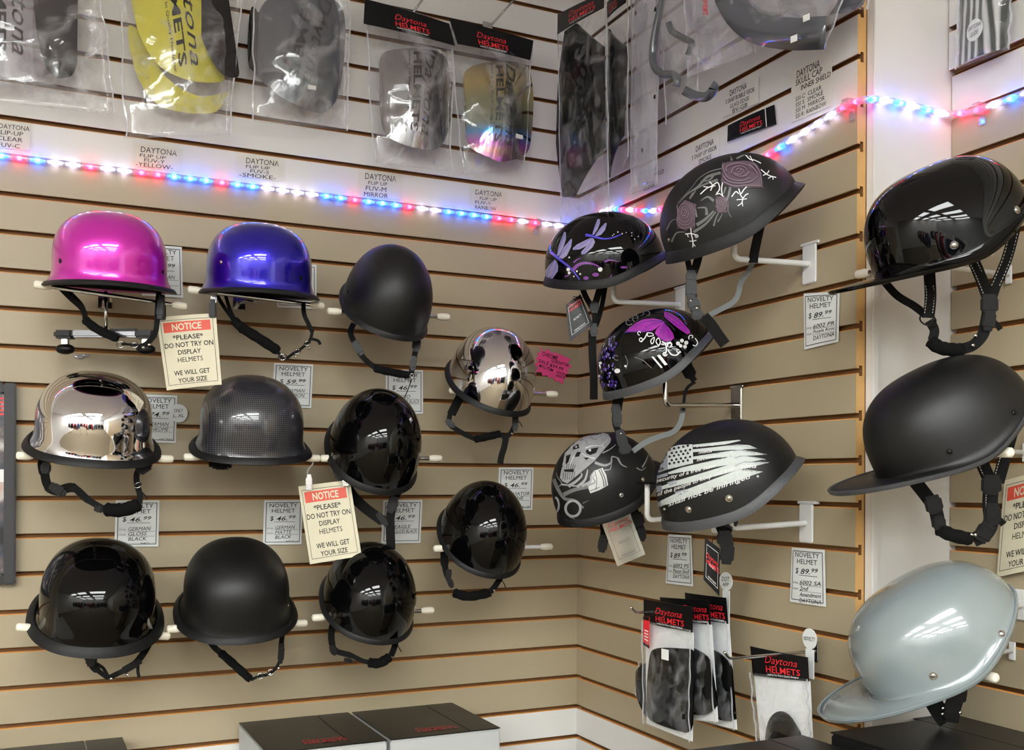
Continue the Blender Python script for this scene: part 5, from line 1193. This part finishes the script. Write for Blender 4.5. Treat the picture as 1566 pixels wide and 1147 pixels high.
strokes('rose', 'white_branches', [([(470, 475), (530, 420), (580, 395), (640, 360), (660, 420), (630, 470)], 10), ([(500, 400), (560, 405), (620, 390)], 9), ([(560, 350), (590, 390), (570, 440)], 9), ([(690, 360), (680, 430), (690, 490)], 10), ([(620, 480), (660, 470), (700, 500)], 8), ([(780, 500), (820, 450), (850, 470)], 10), ([(850, 420), (870, 470), (900, 430), (930, 400)], 10), ([(860, 470), (890, 510), (920, 480), (945, 470)], 9), ([(890, 510), (880, 560), (840, 590)], 9), ([(830, 530), (880, 525), (930, 520)], 8), ([(885, 560), (890, 595)], 8), ([(375, 810), (380, 870), (395, 940), (395, 1010)], 9), ([(320, 870), (380, 865), (430, 880)], 9), ([(350, 900), (340, 870)], 7), ([(360, 940), (400, 940), (430, 930)], 7), ([(395, 960), (425, 1000)], 6), ([(920, 90), (960, 130), (1010, 140), (1070, 170)], 9), ([(960, 95), (990, 150)], 8), ([(1070, 230), (1110, 265), (1150, 290), (1220, 310)], 9), ([(1090, 290), (1130, 270), (1150, 240)], 8), ([(1140, 320), (1180, 300), (1190, 330)], 8)], 'art_white', tf, .0016)
decal('rose', 'white_bloom', [blob((432, 890), 20, 9)], 'art_bone', tf, .0015)
# butterfly
tf = crop(900, 465, 7.645)
decal('butter', 'butterfly_wing', [[(430, 335), (480, 280), (560, 222), (640, 182), (760, 170), (850, 190), (890, 212), (840, 250), (780, 290), (740, 320), (640, 330), (520, 325)], [(882, 215), (800, 290), (775, 340), (800, 370), (860, 420), (900, 440), (960, 430), (1000, 400), (990, 350), (950, 290)],
      [(885, 90), (960, 110), (1050, 170), (1130, 250), (1180, 310), (1190, 345), (1150, 355), (1080, 310), (1000, 250), (930, 190), (885, 150)]], 'art_magenta', tf)
strokes('butter', 'wing_veins', [([(880, 210), (760, 200), (600, 230), (450, 320)], 9, 4), ([(870, 212), (740, 240), (640, 310)], 8, 3), ([(885, 220), (850, 300), (820, 370)], 7, 3), ([(890, 225), (880, 320), (880, 420)], 7, 3), ([(895, 225), (930, 320), (950, 420)], 7, 3), ([(900, 110), (1020, 180), (1140, 300)], 8, 3), ([(905, 150), (1010, 230), (1090, 300)], 7, 3), ([(430, 335), (560, 322), (740, 318)], 12, 6)], 'art_indigo', tf, .0012)
strokes('butter', 'butterfly_body', [([(860, 170), (900, 210), (960, 260), (1010, 310)], 26, 14)], 'art_black', tf, .0014)
curl = lambda cx_, cy_, r, a0, s=1, n=14: [(cx_ + r * (1 - .75 * k / n) * cos(a0 + s * 5.2 * k / n), cy_ + r * (1 - .75 * k / n) * sin(a0 + s * 5.2 * k / n)) for k in range(n + 1)]
strokes('butter', 'white_scrolls', [([(690, 340), (660, 400), (620, 440)], 12), (curl(620, 415, 30, 1.2), 10), ([(690, 340), (740, 345), (760, 370), (700, 380), (690, 350)], 9), ([(740, 470), (730, 430), (770, 390), (760, 450), (740, 470)], 10), ([(820, 490), (790, 440), (820, 400), (840, 450), (820, 490)], 10), ([(860, 440), (900, 470), (910, 540), (890, 600)], 14), (curl(955, 480, 34, 2.6), 13), (curl(890, 580, 30, 0.2), 13), ([(930, 540), (970, 590), (1030, 595), (1070, 550)], 15), (curl(1050, 545, 30, .4), 12), (curl(1200, 390, 34, 2.4), 10), ([(1215, 480), (1250, 490), (1270, 450), (1240, 400)], 12), (curl(600, 340, 28, 1.5), 8)], 'art_white', tf, .0013)
strokes('butter', 'dark_scrolls', [(curl(470, 210, 46, .5), 9), (curl(560, 165, 50, 2.0), 9), (curl(690, 120, 50, 3.0), 9), (curl(330, 620, 40, 1.0), 8), ([(540, 620), (640, 660), (740, 750)], 8), ([(430, 600), (460, 680), (440, 760)], 8)], 'art_grey', tf, .0008)
decal('butter', 'white_bar', [[(735, 615), (760, 615), (866, 740), (850, 750)], [(800, 600), (836, 594), (926, 708), (890, 716)]], 'art_white', tf, .0010)
decal('butter', 'flower_petal', [blob((1090, 430), 22, 9), blob((1045, 462), 24, 9), blob((1140, 455), 24, 9), blob((1075, 490), 20, 9), blob((1125, 500), 22, 9), blob((340, 780), 34, 9, 28), blob((435, 725), 14, 7), blob((145, 690), 18, 8), blob((130, 840), 16, 7)], 'art_white', tf, .0012)
random.seed(5)
decal('butter', 'purple_flecks', [[(x + random.uniform(-20, 20), y), (x + 16, y + 10), (x + 6, y + random.uniform(20, 60)), (x - 14, y + 20)] for x, y in [(random.uniform(115, 330), random.uniform(430, 960)) for _ in range(46)]], 'art_indigo', tf, .0008, joined=True)
decal('butter', 'lilac_flecks', [[(x - 7, y), (x + 7, y - 4), (x + 4, y + random.uniform(14, 36)), (x - 6, y + 14)] for x, y in [(random.uniform(110, 330), random.uniform(380, 960)) for _ in range(34)]], 'art_lilac', tf, .0010, joined=True)
# skull and piston
tf = crop(835, 650, 6.95)
decal('skull', 'skull', [[(250, 262), (290, 192), (360, 120), (470, 82), (580, 76), (660, 102), (690, 150), (680, 190), (620, 240), (590, 280), (560, 300), (520, 380), (440, 380), (400, 420), (380, 470), (300, 560), (230, 622), (180, 600), (150, 560), (165, 480), (210, 400), (216, 330), (202, 300)]], 'art_bone', tf)
decal('skull', 'skull_hollow', [[(285, 240), (345, 205), (358, 248), (292, 268)], [(425, 270), (500, 250), (560, 240), (532, 300), (470, 322), (428, 302)], [(330, 290), (376, 288), (352, 340), (308, 342)], [(192, 474), (300, 466), (296, 502), (200, 498)], [(400, 350), (470, 345), (430, 375)], [(220, 330), (270, 310), (240, 400), (212, 420)]], 'art_black', tf, .0012)
decal('skull', 'eye', [blob((325, 238), 9, 8), blob((468, 272), 13, 8)], 'art_bone_light', tf, .0016)
strokes('skull', 'bone_highlights', [([(270, 250), (330, 190), (420, 130)], 8, 3), ([(420, 250), (500, 225), (600, 225)], 14, 4), ([(520, 360), (430, 335), (380, 300)], 12, 4), ([(300, 330), (270, 400), (250, 460)], 10, 4), ([(620, 250), (600, 210), (660, 160)], 8, 3)], 'art_bone_light', tf, .0015)
strokes('skull', 'teeth_gaps', [([(230 + 22 * k, 410 + 4 * k), (222 + 20 * k, 466)], 5) for k in range(5)] + [([(190 + 24 * k, 504), (184 + 22 * k, 580)], 5) for k in range(6)] + [([(470, 130), (520, 160), (540, 150)], 4), ([(420, 170), (450, 210)], 4), ([(580, 110), (600, 170)], 4)], 'art_black', tf, .0014)
decal('skull', 'piston', [[(505, 490), (600, 455), (640, 530), (660, 640), (570, 690), (472, 726), (446, 660), (520, 620)]], 'art_bone_light', tf)
strokes('skull', 'piston_rings', [([(560, 475), (600, 560), (618, 655)], 9), ([(580, 466), (622, 560), (640, 648)], 9), ([(520, 490), (540, 580), (530, 690)], 6), ([(470, 700), (570, 660)], 6)], 'art_black', tf, .0014)
strokes('skull', 'flames', [([(240, 650), (320, 600), (380, 540), (372, 510)], 36, 8), ([(330, 660), (410, 590), (440, 500), (440, 470)], 34, 6), ([(380, 650), (470, 600), (480, 540), (520, 480)], 32, 6), ([(440, 640), (520, 610), (500, 560), (530, 520)], 26, 6), ([(160, 630), (240, 640), (330, 650)], 20, 12), ([(520, 400), (620, 430), (690, 400), (700, 340), (760, 350)], 30, 8), ([(760, 350), (800, 420), (860, 450)], 20, 6), ([(620, 480), (680, 470), (695, 400)], 12, 6), ([(600, 300), (680, 260), (740, 210)], 14, 4), ([(960, 455), (1010, 480), (1060, 450)], 12, 4), ([(1020, 450), (1060, 380), (1090, 300)], 16, 4)], 'art_bone', tf, .0009)
strokes('skull', 'piston_rod', [([(190, 740), (300, 690), (450, 655)], 44, 34), ([(80, 560), (130, 680), (200, 780), (300, 800), (400, 880)], 40, 24), ([(130, 660), (170, 620), (130, 560), (110, 500)], 18, 6), ([(390, 830), (460, 800)], 12, 3), ([(250, 970), (310, 1000)], 20, 6)], 'art_grey', tf, .0009)
strokes('skull', 'crank_ring', [([(290 + 78 * cos(a), 885 + 82 * sin(a)) for a in [2 * pi * k / 18 for k in range(19)]], 26), ([(95 + 46 * cos(a), 850 + 84 * sin(a)) for a in [-1.4 + 2.8 * k / 10 for k in range(11)]], 22)], 'art_bone', tf, .0012)
# flag
tf = crop(995, 635, 6.371)
decal('flag', 'canton', [[(165, 335), (225, 308), (280, 292), (410, 286), (415, 380), (415, 470), (300, 492), (168, 530)]], 'art_flag', tf)
decal('flag', 'worn_canton', [[(150, 360), (165, 345), (165, 530), (80, 560), (75, 480), (100, 410)], [(65, 592), (168, 560), (170, 590), (66, 620)], [(165, 655), (250, 630), (260, 665), (180, 690)], [(60, 692), (110, 680), (112, 742), (60, 752)], [(240, 745), (340, 720), (370, 740), (250, 800)], [(72, 846), (105, 834), (108, 890), (80, 896)]], 'art_flag_dim', tf)
def star(c, r): return [(c[0] + (r if k % 2 == 0 else r * .42) * cos(-pi / 2 + pi * k / 5), c[1] + (r if k % 2 == 0 else r * .42) * sin(-pi / 2 + pi * k / 5)) for k in range(10)]
decal('flag', 'stars', [star((190 + 44 * i + (22 if j % 2 else 0), 338 + 34 * j - 9 * i + (i if j else 0)), 13) for j in range(5) for i in range(5)] + [star((90 + 30 * (k % 2), 420 + 34 * k), 12) for k in range(4)], 'art_black', tf, .0013, joined=True)
decal('flag', 'stripe', [[(415, 290), (560, 284), (720, 262), (860, 242), (880, 250), (720, 288), (560, 302), (415, 312)], [(415, 335), (560, 325), (700, 312), (840, 288), (960, 294), (1036, 326), (960, 312), (840, 310), (700, 336), (560, 352), (415, 362)],
      [(415, 405), (560, 385), (750, 355), (880, 332), (1000, 358), (1138, 384), (1000, 376), (880, 354), (750, 382), (560, 412), (415, 432)], [(172, 558), (300, 512), (415, 485), (600, 450), (760, 408), (900, 392), (1000, 408), (1122, 430), (1000, 430), (900, 414), (780, 442), (600, 492), (415, 522), (280, 552), (178, 576)],
      [(110, 692), (250, 640), (420, 595), (620, 545), (800, 473), (900, 446), (1000, 455), (1160, 460), (1000, 476), (880, 476), (800, 512), (620, 582), (400, 642), (250, 682), (110, 726)], [(102, 832), (250, 762), (420, 712), (640, 642), (800, 558), (880, 522), (960, 538), (1096, 550), (960, 566), (880, 562), (790, 602), (640, 692), (420, 742), (250, 802), (106, 888)]], 'art_flag', tf)
strokes('flag', 'tattered_ends', [([(740, 300), (840, 298), (940, 310), (1030, 328)], 8, 3), ([(800, 350), (900, 345), (1010, 378)], 8, 3), ([(820, 420), (920, 400), (1120, 440)], 8, 3), ([(820, 500), (920, 460), (1140, 470)], 8, 3)], 'art_flag_dim', tf, .0011)
script('flag', 'script_line', [('security of a free state', (65, 668), (640, 515), 46), ('of the people to keep and bear', (80, 800), (840, 535), 50), ('arms', (872, 520), (1035, 516), 32), ('shall not be infringed', (182, 900), (990, 622), 54), ('necessary', (455, 462), (690, 408), 30), ('militia', (468, 380), (600, 362), 24), ('a well regulated', (450, 322), (730, 285), 18)], 'art_bone_light', tf)
decal('flag', 'small_stars', [star((140, 912), 14), star((1042, 596), 14)], 'art_bone_light', tf, .0012, joined=True)
# ================================================================== the shop across the aisle (seen in the mirror-like shells)
def garment_mesh(name, mt, seed):
    random.seed(seed); g = G(); n = 14; L = random.uniform(.62, .95)
    prof = [(0, .05, .015), (.04, .20, .03), (.10, .23, .036), (.35, .22, .04), (L, .24, .044)]
    for i, (z, wx, wy) in enumerate(prof):
        g.v += [Vector((wx * cos(2 * pi * k / n), wy * sin(2 * pi * k / n) * (1 + .15 * sin(5 * k)), -z)) for k in range(n)]
    for i in range(len(prof) - 1):
        for k in range(n): g.f.append((i * n + k, i * n + (k + 1) % n, (i + 1) * n + (k + 1) % n, (i + 1) * n + k)); g.m.append(0)
    for s_ in (-1, 1): g.tube([(s_ * .19, 0, -.06), (s_ * .25, .01, -.3), (s_ * .26, .02, -.62)], [.036, .04, .036], 8)
    g.tube([(0, 0, 0), (0, 0, .05)], .004, 6)
    me = bpy.data.meshes.new(name); me.from_pydata([tuple(v) for v in g.v], [], g.f); me.materials.append(M(mt)); me.polygons.foreach_set('use_smooth', [True] * len(me.polygons)); me.update(); return me
COLS = {'black': (20, 20, 22), 'dark grey': (62, 62, 66), 'red': (176, 26, 34), 'white': (206, 204, 200), 'brown': (84, 56, 38), 'denim blue': (52, 64, 92)}
GM = {k: garment_mesh('jacket', (mat('cloth_' + k.replace(' ', '_'), v, .85, var=.15, vscale=40) and 'cloth_' + k.replace(' ', '_')), i + 3) for i, (k, v) in enumerate(COLS.items())}
order = ['black', 'dark grey', 'white', 'black', 'red', 'dark grey', 'white', 'brown', 'black', 'denim blue', 'red', 'white', 'black', 'dark grey', 'black']
def rack(x0, x1, y, where, shift):
    t = thing('garment_rack', 'chrome garment rack ' + where, 'rack', ((x0 + x1) / 2, y, 0))
    g = G(); g.cyl((x0, y, 1.62), (x1, y, 1.62), .014, 12); g.out('rail', 'nickel', t, True)
    for x in (x0, x1):
        g = G(); g.cyl((x, y, 0.03), (x, y, 1.62), .014, 12); g.out('upright', 'nickel', t, True)
        g = G(); g.cyl((x, y - .28, .03), (x, y + .28, .03), .016, 12); g.out('foot', 'nickel', t, True)
    n = int((x1 - x0 - .1) / .14)
    for i in range(n):
        k = order[(i * 7 + shift) % len(order)]
        o = bpy.data.objects.new('jacket', GM[k]); COL.objects.link(o); o.location = (x0 + .1 + i * .14, y, 1.585); o.rotation_euler = (0, 0, radians(90 + 3 * sin(i * 2.3)))
        tag(o, '%s jacket hanging on the chrome garment rack %s' % (k, where), 'jacket', 'jackets on the rack ' + where)
rack(-4.7, -2.75, -3.3, 'beside the shop side wall', 0); rack(-2.2, -.3, -3.7, 'across the aisle from the helmets', 4); rack(-4.4, -2.4, -5.2, 'at the far end of the shop', 8); rack(-1.8, -.2, -5.6, 'in the far shop corner', 2)
